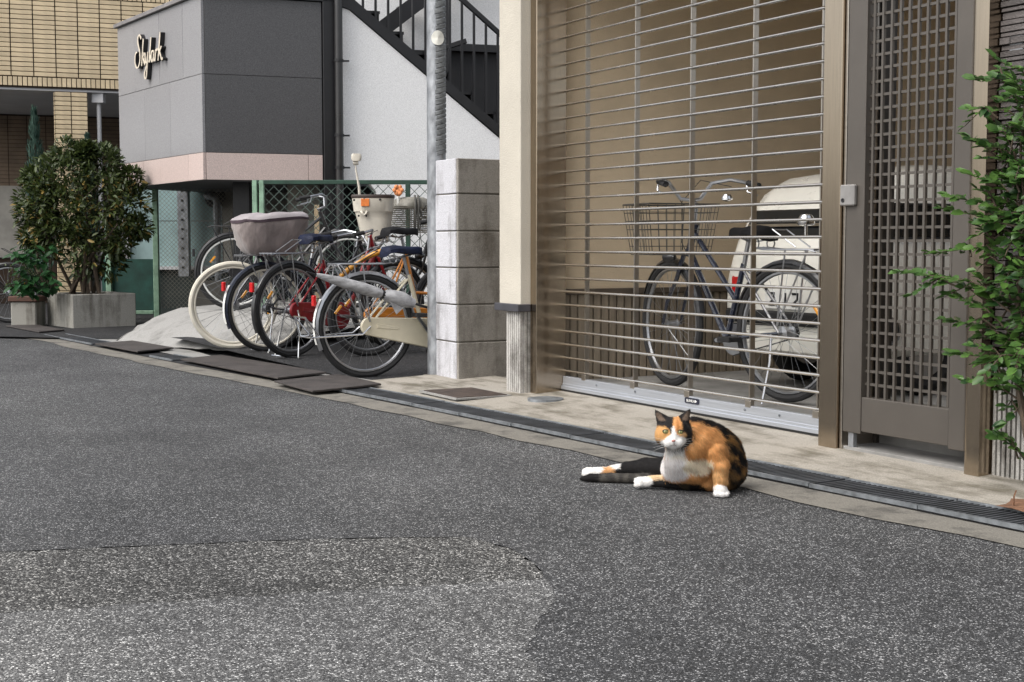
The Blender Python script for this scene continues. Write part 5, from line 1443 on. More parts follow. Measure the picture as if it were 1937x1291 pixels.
# windows and filler recess on the flank seen through the gate
def flank(z): return 1.115 + (.565 if z < .72 else lerp(z, (.72, .9, 1.19, 1.27), (.565, .54, .515, .475)))
for n0, n1 in ((.86, 1.42), (1.47, 2.15)):
    mb = MB(); q = []
    for z in (.925, 1.10):
        for n in (n0 + (.04 if z > 1 else 0), n1 - (.02 if z > 1 else 0)): q.append((flank(z), n, z))
    a, b_, d_, c_ = q
    mb.add([(p[0] + e, p[1], p[2]) for e in (.012, -.03) for p in (a, b_, c_, d_)], [(0,1,2,3),(7,6,5,4),(0,4,5,1),(1,5,6,2),(2,6,7,3),(3,7,4,0)])
    part(CW, 'side_window', mb, M['glass'], .006)
    mb = MB(); mb.tube([(p[0] + .012, p[1], p[2]) for p in (a, b_, c_, d_)], .008, 6, closed=True); part(CW, 'window_trim', mb, M['black'])
mb = MB(); mb.lathe([(.072, .0), (.072, .010), (.058, .012), (.056, .003), (.01, .003)], (1.679, .925, .455), 20, 'x'); part(CW, 'filler_recess', mb, M['silver'], smooth=True)
mb = MB(); mb.lathe([(.054, .0), (.05, .014), (.02, .016)], (1.679, .925, .455), 18, 'x'); part(CW, 'filler_cap', mb, M['rubber'], smooth=True)
for n in (1.25, 2.85):
    for xx in (.66, 1.57):
        mb = MB(); ring(mb, (0, 0, 0), .175, .055, 28, 8, 1, 1.1)
        w_ = part(CW, 'wheel', mb, M['rubber'], smooth=True, off=(0, 0, 0)); w_.location = (xx - 1.1, n - .75, .23); w_.rotation_euler = (0, 0, R(90))
        mb = MB(); mb.lathe([(.13, -.05), (.135, .0), (.13, .05), (.03, .06)], (0, 0, 0), 20, 'y'); part(w_, 'wheel_rim', mb, M['silver'], smooth=True, off=(0, 0, 0))
# ------------------------------------------------------------------ foliage
def leaf_verts(p, d, nrm, l, w, fold=.22, droop=.15):
    """six-vertex folded leaf: base, two shoulders, two upper shoulders, tip."""
    d = d.normalized(); s = d.cross(nrm)
    s = s.normalized() if s.length > 1e-5 else d.orthogonal().normalized()
    n = s.cross(d)
    q = lambda f, a, h: p + d * (l * f) + s * (a * w) + n * h
    dr = -droop * l
    return ([q(0, 0, 0), q(.32, -.5, fold * w + dr * .2), q(.32, .5, fold * w + dr * .2), q(.76, -.42, fold * w * .7 + dr * .6), q(.76, .42, fold * w * .7 + dr * .6), q(1, 0, dr), q(.35, 0, dr * .2), q(.76, 0, dr * .6)],
            [(0, 6, 1), (0, 2, 6), (1, 6, 7, 3), (6, 2, 4, 7), (3, 7, 5), (7, 4, 5)])
LEAFME = {}
def leaf_objects(par, leaves, m, key, name='leaf'):
    if key not in LEAFME:
        mb = MB(); v, f = leaf_verts(Vector((0, 0, 0)), Vector((1, 0, 0)), Vector((0, 0, 1)), 1.0, .5); mb.add(v, f)
        LEAFME[key] = mb.mesh(name, m, smooth=False)
        for p_ in LEAFME[key].polygons: p_.use_smooth = True
    inv = par.matrix_world.inverted() if False else None
    for (p, d, nrm, l, w) in leaves:
        d = d.normalized(); s = d.cross(nrm)
        s = s.normalized() if s.length > 1e-5 else d.orthogonal().normalized()
        n = s.cross(d)
        o = link(bpy.data.objects.new(name, LEAFME[key])); o.parent = par
        mt = Matrix((( d.x*l, -s.x*w*2, n.x*l, p.x), (d.y*l, -s.y*w*2, n.y*l, p.y), (d.z*l, -s.z*w*2, n.z*l, p.z), (0,0,0,1)))
        bb_ = par['_b']
        mt.translation = Vector((p.x - bb_[0], p.y - bb_[1], p.z - bb_[2]))
        o.matrix_basis = mt
def leaf_mass(par, leaves, m, name, kind='stuff'):
    mb = MB()
    for (p, d, nrm, l, w) in leaves:
        v, f = leaf_verts(p, d, nrm, l, w); mb.add(v, f)
    if not mb.v: return
    me = bpy.data.meshes.new(name)
    b = par['_b']
    me.from_pydata([(x - b[0], y - b[1], z - b[2]) for x, y, z in mb.v], [], mb.f); me.materials.append(m)
    for p_ in me.polygons: p_.use_smooth = True
    o = link(bpy.data.objects.new(name, me)); o.parent = par; tag(o, kind=kind)
    return o
EYE = Vector((0, 0, .9))
def rv(a=1.0): return Vector((rnd.uniform(-a, a), rnd.uniform(-a, a), rnd.uniform(-a, a)))

# --- concrete planter and its bush
PL = thing('planter', 'square grey concrete planter box holding the big bush', 'planter', W, (-4.57, 14.28, 0))
pc, pl, pr = Vector((-4.57, 14.28)), Vector((-5.03, 14.86)), Vector((-4.03, 14.72))
pb = pl + pr - pc
def scaled(k): 
    cen = (pl + pr) / 2
    return [cen + (p - cen) * k for p in (pc, pr, pb, pl)]
mb = MB(); o4, i4 = scaled(1), scaled(.82)
vs = [(p.x, p.y, 0) for p in o4] + [(p.x, p.y, .37) for p in o4] + [(p.x, p.y, .37) for p in i4] + [(p.x, p.y, .30) for p in i4]
fs = [(i, (i+1)%4, 4+(i+1)%4, 4+i) for i in range(4)] + [(4+i, 4+(i+1)%4, 8+(i+1)%4, 8+i) for i in range(4)] + [(8+i, 8+(i+1)%4, 12+(i+1)%4, 12+i) for i in range(4)] + [(12,13,14,15)]
mb.add(vs, fs); part(PL, 'box', mb, M['planter'], .008)
mb = MB(); mb.quad(*[(p.x, p.y, .33) for p in scaled(.825)]); part(PL, 'soil', mb, mat('dark_soil', (.03, .024, .018), .95, bump=.6))
BU = thing('bush', 'big dark leaved bush with some yellowing leaves in concrete planter', 'bush', W, (-4.55, 14.75, .33))
cen = Vector((-4.6, 14.7, 1.28))
mb = MB(); tips = []
for k in range(11):
    b0 = Vector((-4.55 + rnd.uniform(-.22, .25), 14.72 + rnd.uniform(-.15, .2), .32))
    e = cen + Vector((rnd.uniform(-.5, .5), rnd.uniform(-.35, .35), rnd.uniform(-.3, .5)))
    mid = b0.lerp(e, .45) + Vector((rnd.uniform(-.05, .05), 0, .1))
    mb.tube([b0, mid, e], [.022, .016, .005], 6); tips.append(e)
    for q in range(4):
        s_ = b0.lerp(e, rnd.uniform(.5, .95)); mb.tube([s_, s_ + Vector((rnd.uniform(-.25, .25), rnd.uniform(-.25, .25), rnd.uniform(.05, .3)))], [.006, .002], 4)
part(BU, 'stems', mb, M['bark'], smooth=True)
LV, YL = [], []
blobs = [(cen + Vector(o_), r_) for o_, r_ in (((0, 0, .05), .46), ((-.33, -.05, .02), .32), ((.36, -.05, .0), .36), ((-.1, 0, .38), .28), ((.22, 0, .36), .26), ((.50, .05, .05), .24), ((-.48, 0, .10), .2), ((.1, -.1, -.42), .34), ((.25, 0, -.55), .22), ((-.28, 0, -.25), .3), ((.28, .0, .5), .15), ((-.3, 0, .3), .24), ((-.22, -.1, .12), .32), ((.02, -.1, -.12), .36), ((-.2, -.1, -.2), .26), ((-.50, 0, .3), .11), ((.55, 0, .3), .12), ((-.15, 0, .6), .12), ((.08, 0, .58), .1), ((-.56, 0, -.1), .13), ((.62, 0, -.2), .13), ((.42, -.1, -.35), .17), ((-.5, 0, -.3), .15))]
N = 0
while N < 10500:
    c_, r_ = blobs[rnd.randrange(len(blobs))]
    v = rv(); 
    if v.length > 1 or v.length < .3: continue
    p = c_ + Vector((v.x * r_, v.y * r_, v.z * r_))
    clump = math.sin(p.x * 15 + 1) + math.sin(p.y * 17 + 2) + math.sin(p.z * 18 + p.x * 9)
    if clump < rnd.uniform(-1.9, .4): continue
    d = (v + rv(.8) + Vector((0, 0, .15))); nr = Vector((0, -.3, 1)) + rv(.7)
    l = rnd.uniform(.05, .095)
    lf = (p, d, nr, l, l * .34)
    if rnd.random() < .07 and p.z < 1.6: YL.append(lf)
    else: LV.append(lf)
    N += 1
LV.sort(key=lambda t_: t_[0].y)
leaf_objects(BU, LV[:220], M['leaf_dark'], 'bush'); leaf_mass(BU, LV[220:], M['leaf_dark'], 'foliage')
leaf_objects(BU, YL[:70], M['leaf_yellow'], 'bushy', 'yellow_leaf'); leaf_mass(BU, YL[70:], M['leaf_yellow'], 'yellow_foliage')

# --- small planter with a dark plant, and the broad leaved plant between them
SP = thing('small_planter', 'small stained grey block planter left of the concrete planter', 'planter', W, (-5.2, 14.7, 0))
mb = MB(); mb.box(-5.33, -5.06, 14.6, 14.9, 0, .28); part(SP, 'box', mb, M['planter'], .01)
mb = MB(); mb.box(-5.35, -5.04, 14.58, 14.92, .283, .34); part(SP, 'clay_rim', mb, mat('terracotta', (.10, .05, .035), .8, bump=.2), .008)
SPp = thing('small_plant', 'dark tangled small plant growing in the stained block planter', 'plant', W, (-5.2, 14.75, .33))
mb = MB(); lv = []
for k in range(14):
    e = Vector((-5.22 + rnd.uniform(-.2, .18), 14.75 + rnd.uniform(-.15, .15), .45 + rnd.random() * .32)); mb.tube([(-5.2, 14.75, .33), e], [.006, .002], 4)
    for q in range(22): lv.append((Vector((-5.2, 14.75, .33)).lerp(e, rnd.uniform(.2, 1)) + rv(.05), rv(), Vector((0, 0, 1)) + rv(.5), rnd.uniform(.03, .06), .018))
part(SPp, 'stems', mb, M['bark']); leaf_mass(SPp, lv, M['leaf_dark'], 'foliage')
BP = thing('broadleaf_plant', 'bright green broad leaved plant spilling over the planter corner', 'plant', W, (-4.95, 14.5, .33))
mb = MB(); lv = []
for k in range(20):
    e = Vector((-4.95 + rnd.uniform(-.24, .22), 14.38 + rnd.uniform(-.18, .12), .42 + rnd.random() * .46)); mb.tube([(-4.92, 14.6, .33), e], [.007, .003], 5)
    for q in range(6):
        a = q * 1.05 + k; d = Vector((math.cos(a), math.sin(a) - .3, -.35 + rnd.uniform(-.3, .2)))
        lv.append((e + rv(.03) + Vector((0, 0, -.03 * (q % 3))), d, Vector((0, -.25, 1)) + rv(.25), rnd.uniform(.09, .15), rnd.uniform(.05, .07)))
part(BP, 'stems', mb, M['leaf_broad']); leaf_objects(BP, lv, M['leaf_broad'], 'broad')

# --- conifers by the tiled pillars
def conifer(label, x, y, z0, z1, r):
    t = thing('conifer', label, 'tree', W, (x, y, 0), 'slim blue-green conifers by the tiled pillars')
    mb = MB(); mb.tube([(x, y, 0), (x, y, z1 * .9)], [.03, .008], 6); part(t, 'trunk', mb, M['bark'])
    lv = []
    for k in range(1500):
        f = rnd.random() ** .8; z = z0 + (z1 - z0) * f; rr = r * (1 - f) ** .7 * (.7 + .5 * abs(math.sin(f * 23))) * rnd.uniform(.35, 1.05); a = rnd.uniform(0, 6.283)
        p = Vector((x + rr * math.cos(a), y + rr * math.sin(a), z))
        lv.append((p, Vector((math.cos(a) * .5, math.sin(a) * .5, 1.2)) + rv(.25), Vector((math.cos(a), math.sin(a), 0)), rnd.uniform(.05, .10), .016))
    leaf_mass(t, lv, M['conifer'], 'crown')
conifer('taller slim blue-green conifer between the two tiled pillars', -5.72, 16.6, .55, 2.48, .20)
conifer('shorter conifer mostly hidden by the bush, beside front tiled pillar', -5.06, 16.5, .8, 2.15, .13)

# --- bicycle parked at the far left edge
bicycle('bicycle at the left edge with a pale fender end behind the small planter', -5.58, 15.25, .02, 186, .33, 1.0, 'bike_black', fend='bike_black', rack='bike_black', rear_fender_light=True, group=None, sad_z=.8)

# --- shrub in front of the slate wall
SH = thing('shrub', 'bright green small leaved shrub overhanging the gate post at right', 'shrub', W, (1.80, 4.62, .03))
BR = [(1.655,4.75,1.523),(1.601,4.8,1.466),(1.607,4.85,1.372),(1.62,4.9,1.271),(1.597,4.85,1.142),(1.55,4.9,1.066),(1.538,4.95,1.025),(1.415,5.0,.797),(1.513,4.95,.864),(1.53,5.0,.787),(1.567,4.9,.714),(1.582,5.0,.623),(1.598,4.95,.502),(1.622,4.9,.411),(1.667,4.9,.468),(1.709,4.85,.218),(1.741,4.8,.272),(1.701,4.95,.559),(1.666,4.7,.721),(1.626,4.7,.866),(1.624,4.7,.974),(1.638,4.65,1.132),(1.652,4.7,1.277),(1.666,4.6,1.391),(1.635,4.8,1.194),(1.747,4.7,.394),(1.673,4.75,.426),(1.70,4.7,1.45)]
mb = MB(); lv = []
mb.tube([(1.82, 4.62, .03), (1.84, 4.68, .35), (1.82, 4.72, .8), (1.84, 4.72, 1.4)], [.018, .016, .012, .005], 7)
mb.tube([(1.80, 4.66, .03), (1.76, 4.78, .45), (1.78, 4.82, .9), (1.76, 4.8, 1.35)], [.013, .011, .008, .003], 7)
def spray(p0, p1, n_, ls):
    p0, p1 = Vector(p0), Vector(p1)
    mid = p0.lerp(p1, .5) + Vector((0, 0, .04)) + rv(.015)
    pts = [p0, p0.lerp(mid, .6), mid, mid.lerp(p1, .6), p1]
    mb.tube(pts, [.004, .0035, .003, .002, .0012], 5)
    ax_ = (p1 - p0).normalized(); L_ = (p1 - p0).length
    k = max(4, int(L_ / .022))
    for i in range(k):
        f = .22 + .78 * i / (k - 1)
        j = f * 4; a = min(3, int(j)); p = pts[a].lerp(pts[a + 1], j - a)
        for s_ in (-1, 1):
            side = ax_.cross(Vector((0, -.25, 1))).normalized() * s_
            d = side + ax_ * .8 + rv(.35)
            if i == k - 1: d = ax_ + rv(.3)
            l = ls * rnd.uniform(.45, 1.2)
            lv.append((p, d, Vector((0, -.45, 1)) + rv(.6), l, l * .56))
for t_ in BR:
    tip = Vector(t_)
    root = Vector((1.79 + rnd.uniform(-.02, .05), 4.74 + rnd.uniform(-.06, .06), tip.z + rnd.uniform(-.18, .05)))
    spray(root, tip, 10, .050)
    # side twigs
    for q in range(1):
        b0 = root.lerp(tip, rnd.uniform(.3, .6)); spray(b0, b0 + (tip - root) * .25 + rv(.09), 5, .046)
for k in range(340):
    z = rnd.uniform(.30, 1.40) if k < 220 else rnd.uniform(.5, 1.2); x = 1.85 + rnd.uniform(-.13, .18) + (.06 if z < .5 else 0); y = 4.72 + rnd.uniform(-.12, .2)
    b0 = Vector((x, y, z)); spray(b0, b0 + Vector((rnd.uniform(-.13, .13), rnd.uniform(-.16, .1), rnd.uniform(-.08, .14))), 5, .046)
part(SH, 'stems', mb, M['bark'], smooth=True)
lv.sort(key=lambda t__: t__[0].x + t__[0].y * .3)
leaf_objects(SH, lv[:290], M['leaf'], 'shrub'); leaf_mass(SH, lv[290:], M['leaf'], 'foliage')
print('shrub leaves', len(lv))
mb = MB()
for k in range(1):
    p = Vector((1.66 + .03 * k, 4.5 + rnd.uniform(-.02, .04), .036)); mb.tube([p, p + Vector((rnd.uniform(-.03, .03), 0, .03)), p + Vector((rnd.uniform(-.05, .05), .02, .045))], .003, 4)
o = link(bpy.data.objects.new('dry_twig', mb.mesh('dry_twig', M['soil'], (1.7, 4.5, .036)))); o.location = (1.7, 4.5, .036); tag(o, 'dry brown twig on the bare soil by the pavement', 'twig')
# ------------------------------------------------------------------ the calico cat
CAT0 = (0.631, 4.8977)
CHAINS = [
    ('back', [(0.1372, 0.085, 0.1269, 0.0786), (0.1077, 0.07, 0.1526, 0.0764), (0.077, 0.045, 0.1737, 0.0684)]),
    ('shoulder', [(0.0748, 0.03, 0.174, 0.0663), (0.0143, 0.005, 0.1662, 0.0528)]),
    ('neck', [(0.0344, 0.015, 0.1954, 0.0548), (-0.0404, -0.005, 0.2097, 0.0452)]),
    ('bib', [(-0.0471, 0.0, 0.1669, 0.0293), (-0.0330, 0.025, 0.1216, 0.0400), (-0.034, .06, .085, .040)]),
    ('belly', [(-0.040, 0.085, 0.0722, 0.0425), (-0.005, 0.065, 0.088, 0.052), (0.0408, 0.052, 0.089, 0.0605)]),
    ('pelvis', [(-0.0107, 0.15, 0.0378, 0.0369), (0.101, 0.11, 0.0486, 0.0655)]),
    ('thigh_near', [(0.0939, 0.06, 0.0454, 0.0458), (0.0092, 0.075, 0.0389, 0.0363)]),
    ('shin_near', [(0.0023, 0.08, 0.0166, 0.0182), (-0.0624, 0.09, 0.0226, 0.0173), (-0.1156, 0.1, 0.0217, 0.0154)]),
    ('cream_leg', [(-0.0542, 0.095, 0.0413, 0.0125), (-0.1196, 0.1, 0.0346, 0.0135)]),
    ('foot_near', [(-0.1254, 0.1, 0.0267, 0.0183), (-0.1559, 0.105, 0.0219, 0.0192)]),
    ('thigh_far', [(-0.0503, 0.2, 0.0572, 0.0412), (-0.1235, 0.26, 0.0513, 0.0347), (-0.1922, 0.3, 0.0407, 0.025)]),
    ('shin_far', [(-0.1918, 0.305, 0.0399, 0.024), (-0.2468, 0.325, 0.0304, 0.0191)]),
    ('foot_far', [(-0.2627, 0.33, 0.0255, 0.0171), (-0.3375, 0.335, 0.0195, 0.0191)]),
    ('tail', [(-0.008, 0.17, 0.0145, 0.0185), (-0.1416, 0.215, 0.0167, 0.0187), (-0.2593, 0.235, 0.0162, 0.0178), (-0.3325, 0.245, 0.0145, 0.0148), (-0.3641, 0.25, 0.0107, 0.0089)]),
    ('arm', [(0.0960, -.008, 0.1480, 0.0430), (0.1115, -0.030, 0.1056, 0.0285), (0.1140, -0.036, 0.0585, 0.0235), (0.1138, -0.038, 0.0345, 0.0218)]),
    ('paw', [(0.1138, -0.040, 0.0214, 0.0245), (0.1112, -0.056, 0.0208, 0.0225)]),
    ('nape', [(0.030, 0.028, 0.226, 0.0470), (0.084, 0.045, 0.193, 0.0560)]),
    ('arm_far', [(-0.0017, -0.005, 0.1218, 0.0263), (0.0589, 0.02, 0.0947, 0.0284)]),
    ('ear', [(-0.0885, -0.022, 0.2613, 0.0275), (-0.1210, -0.024, 0.306, 0.0030)]),
    ('ear', [(-0.0238, -0.022, 0.2613, 0.0275), (0.0055, -0.024, 0.309, 0.0030)]),
    ('cheek', [(-0.0884, -0.035, 0.2083, 0.0305), (-0.0892, -0.033, 0.2083, 0.0305)]),
    ('cheek', [(-0.0262, -0.035, 0.2083, 0.0305), (-0.0254, -0.033, 0.2083, 0.0305)]),
    ('muzzle', [(-0.0754, -0.072, 0.1966, 0.0195), (-0.0437, -0.072, 0.1966, 0.0195)]),
    ('muzzle', [(-0.0587, -0.066, 0.1845, 0.0165), (-0.0587, -0.05, 0.1845, 0.0165)]),
    ('bridge', [(-0.0614, -0.072, 0.2258, 0.0125), (-0.0620, -0.082, 0.205, 0.0105)]),
]
for i, dx in enumerate((-.018, -.006, .006, .018)):
    CHAINS.append(('paw', [(0.1120 + dx, -0.066, 0.013, 0.0085), (0.1118 + dx * 1.05, -0.075, 0.0105, 0.0078)]))
for i, (dz, dy) in enumerate(((.013, -.012), (.004, -.020), (-.006, -.022))):
    CHAINS.append(('foot_near', [(-0.160, 0.100 + dy * .5, 0.0230 + dz, 0.0082), (-0.174, 0.100 + dy * .4, 0.0200 + dz, 0.0078)]))
for i, (dz, dy) in enumerate(((.008, -.006), (-.003, -.012))):
    CHAINS.append(('foot_far', [(-0.340, 0.335 + dy, 0.0195 + dz, 0.0105), (-0.351, 0.335 + dy, 0.0185 + dz, 0.0095)]))
ELLS = [('rump', (0.1464, 0.09, 0.0676), (0.0806, 0.088, 0.0748)),
        ('head', (-0.0568, -0.030, 0.2285), (0.0605, 0.056, 0.0515)),
        ('brow', (-0.0568, -0.055, 0.2440), (0.040, 0.026, 0.026))]
KS = dict(back=.03, shoulder=.025, neck=.025, bib=.03, belly=.04, pelvis=.03, thigh_near=.014, shin_near=.007, cream_leg=.006, foot_near=.005, thigh_far=.014, shin_far=.01,
          foot_far=.007, tail=.006, nape=.022, arm=.007, paw=.005, arm_far=.012, ear=.008, cheek=.016, muzzle=.008, bridge=.01, rump=.03, head=.012, brow=.012)
HSTEP = .0033
g0 = np.array([-.40, -.14, -.008]); g1 = np.array([.25, .40, .335])
dim = np.ceil((g1 - g0) / HSTEP).astype(int) + 1
FLD = np.full(tuple(dim), 1.0, np.float32)
def sub(lo, hi):
    a = np.maximum(0, np.floor((np.array(lo) - g0) / HSTEP).astype(int)); b = np.minimum(dim, np.ceil((np.array(hi) - g0) / HSTEP).astype(int) + 1)
    ax_ = [g0[i] + HSTEP * np.arange(a[i], b[i]) for i in range(3)]
    X, Y, Z = np.meshgrid(*ax_, indexing='ij')
    return tuple(slice(a[i], b[i]) for i in range(3)), X, Y, Z
def smin(old, d, k):
    h = np.clip(k - np.abs(old - d), 0, None) / k
    return np.minimum(old, d) - h * h * k * .25
def capsule(X, Y, Z, p, q):
    a = np.array(p[:3]); b = np.array(q[:3]) - a
    bb2 = max(1e-9, float(b @ b))
    t = np.clip(((X - a[0]) * b[0] + (Y - a[1]) * b[1] + (Z - a[2]) * b[2]) / bb2, 0, 1)
    return np.sqrt((X - a[0] - t * b[0]) ** 2 + (Y - a[1] - t * b[1]) ** 2 + (Z - a[2] - t * b[2]) ** 2) - (p[3] + (q[3] - p[3]) * t)
def ellip(X, Y, Z, c, r):
    k0 = np.sqrt(((X - c[0]) / r[0]) ** 2 + ((Y - c[1]) / r[1]) ** 2 + ((Z - c[2]) / r[2]) ** 2)
    k1 = np.sqrt(((X - c[0]) / r[0] ** 2) ** 2 + ((Y - c[1]) / r[1] ** 2) ** 2 + ((Z - c[2]) / r[2] ** 2) ** 2) + 1e-9
    return k0 * (k0 - 1) / k1
PR = []
for nm, c, r in ELLS: PR.append((nm, 'e', c, r))
for nm, ch in CHAINS:
    for i in range(len(ch) - 1): PR.append((nm, 'c', ch[i], ch[i + 1]))
for nm, ty, p, q in PR:
    if ty == 'e': lo = np.array(p) - np.array(q); hi = np.array(p) + np.array(q)
    else:
        lo = np.minimum(np.array(p[:3]) - p[3], np.array(q[:3]) - q[3]); hi = np.maximum(np.array(p[:3]) + p[3], np.array(q[:3]) + q[3])
    sl_, X, Y, Z = sub(lo - .035, hi + .035)
    if nm == 'ear':      # flatten the ears front to back
        ym = p[1]; d = capsule(X, ym + (Y - ym) * 1.9, Z, p, q)
    else:
        d = ellip(X, Y, Z, p, q) if ty == 'e' else capsule(X, Y, Z, p, q)
    FLD[sl_] = smin(FLD[sl_], d.astype(np.float32), KS[nm])
# fur folds and gentle lumps so the coat is not a perfect solid
sl_, X, Y, Z = sub(g0, g1)
FLD += (.0024 * np.sin(X * 95 + Z * 60) * np.sin(Z * 110 + Y * 70 + 1) * np.clip((X + .02) / .05, 0, 1)).astype(np.float32)
# hollow the ears
for (ex, ez, tx, tz) in ((-.093, .270, -.116, .297), (-.019, .270, .001, .300)):
    d = capsule(X, Y * 1.2, Z, (ex, -.046 * 1.2, ez, .0125), (tx, -.040 * 1.2, tz, .004))
    FLD = np.maximum(FLD, -(d.astype(np.float32)))
# eye sockets
for (ex, ez) in ((-.0879, .2350), (-.0365, .2335)):
    d = np.sqrt((X - ex) ** 2 + ((Z - ez) * 1.25) ** 2 + ((Y + .0865) * .9) ** 2) - .0108
    FLD = np.where(np.abs(X - ex) < .02, np.maximum(FLD, -(d.astype(np.float32))), FLD)
FLD = np.maximum(FLD, (.0004 - Z).astype(np.float32))
del X, Y, Z
# surface nets
ins = FLD < 0
def surface_nets(F, ins):
    n0, n1, n2 = F.shape
    cnt = np.zeros((n0 - 1, n1 - 1, n2 - 1), np.int8)
    for i in (0, 1):
        for j in (0, 1):
            for k in (0, 1): cnt += ins[i:n0 - 1 + i, j:n1 - 1 + j, k:n2 - 1 + k]
    act = (cnt > 0) & (cnt < 8)
    I, J, K_ = np.nonzero(act)
    idx = -np.ones(act.shape, np.int64); idx[I, J, K_] = np.arange(len(I))
    acc = np.zeros((len(I), 3)); w = np.zeros(len(I))
    cor = [(i, j, k) for i in (0, 1) for j in (0, 1) for k in (0, 1)]
    val = {c: F[I + c[0], J + c[1], K_ + c[2]] for c in cor}
    for a in cor:
        for ax_ in range(3):
            if a[ax_]: continue
            b = list(a); b[ax_] = 1; b = tuple(b)
            va, vb = val[a], val[b]; m = (va < 0) != (vb < 0)
            t = np.where(m, va / np.where(m, va - vb, 1), 0)
            pos = np.array(a, float)[None, :].repeat(len(I), 0); pos[:, ax_] += t
            acc[m] += pos[m]; w[m] += 1
    P = acc / w[:, None] + np.stack([I, J, K_], 1)
    quads = []
    for ax_ in range(3):
        o1, o2 = [(1, 2), (2, 0), (0, 1)][ax_]
        s0 = [slice(None)] * 3; s1 = [slice(None)] * 3
        s0[ax_] = slice(0, -1); s1[ax_] = slice(1, None)
        A0, B0 = ins[tuple(s0)], ins[tuple(s1)]
        e = np.stack(np.nonzero(A0 != B0), 1)
        flip = A0[e[:, 0], e[:, 1], e[:, 2]]
        ok = (e[:, o1] > 0) & (e[:, o2] > 0) & (e[:, o1] < F.shape[o1] - 1) & (e[:, o2] < F.shape[o2] - 1)
        e, flip = e[ok], flip[ok]
        def cell(d1, d2):
            c = e.copy(); c[:, o1] -= d1; c[:, o2] -= d2
            return idx[c[:, 0], c[:, 1], c[:, 2]]
        q = np.stack([cell(1, 1), cell(0, 1), cell(0, 0), cell(1, 0)], 1)
        q[~flip] = q[~flip][:, ::-1]
        quads.append(q)
    return P, np.concatenate(quads)
P, Qd = surface_nets(FLD, ins)
P = P * HSTEP + g0
# two relaxation passes
for it in range(2):
    e = np.concatenate([Qd[:, [0, 1]], Qd[:, [1, 2]], Qd[:, [2, 3]], Qd[:, [3, 0]]])
    s_ = np.zeros_like(P); c_ = np.zeros(len(P))
    np.add.at(s_, e[:, 0], P[e[:, 1]]); np.add.at(c_, e[:, 0], 1); np.add.at(s_, e[:, 1], P[e[:, 0]]); np.add.at(c_, e[:, 1], 1)
    P = P * .55 + .45 * s_ / c_[:, None]

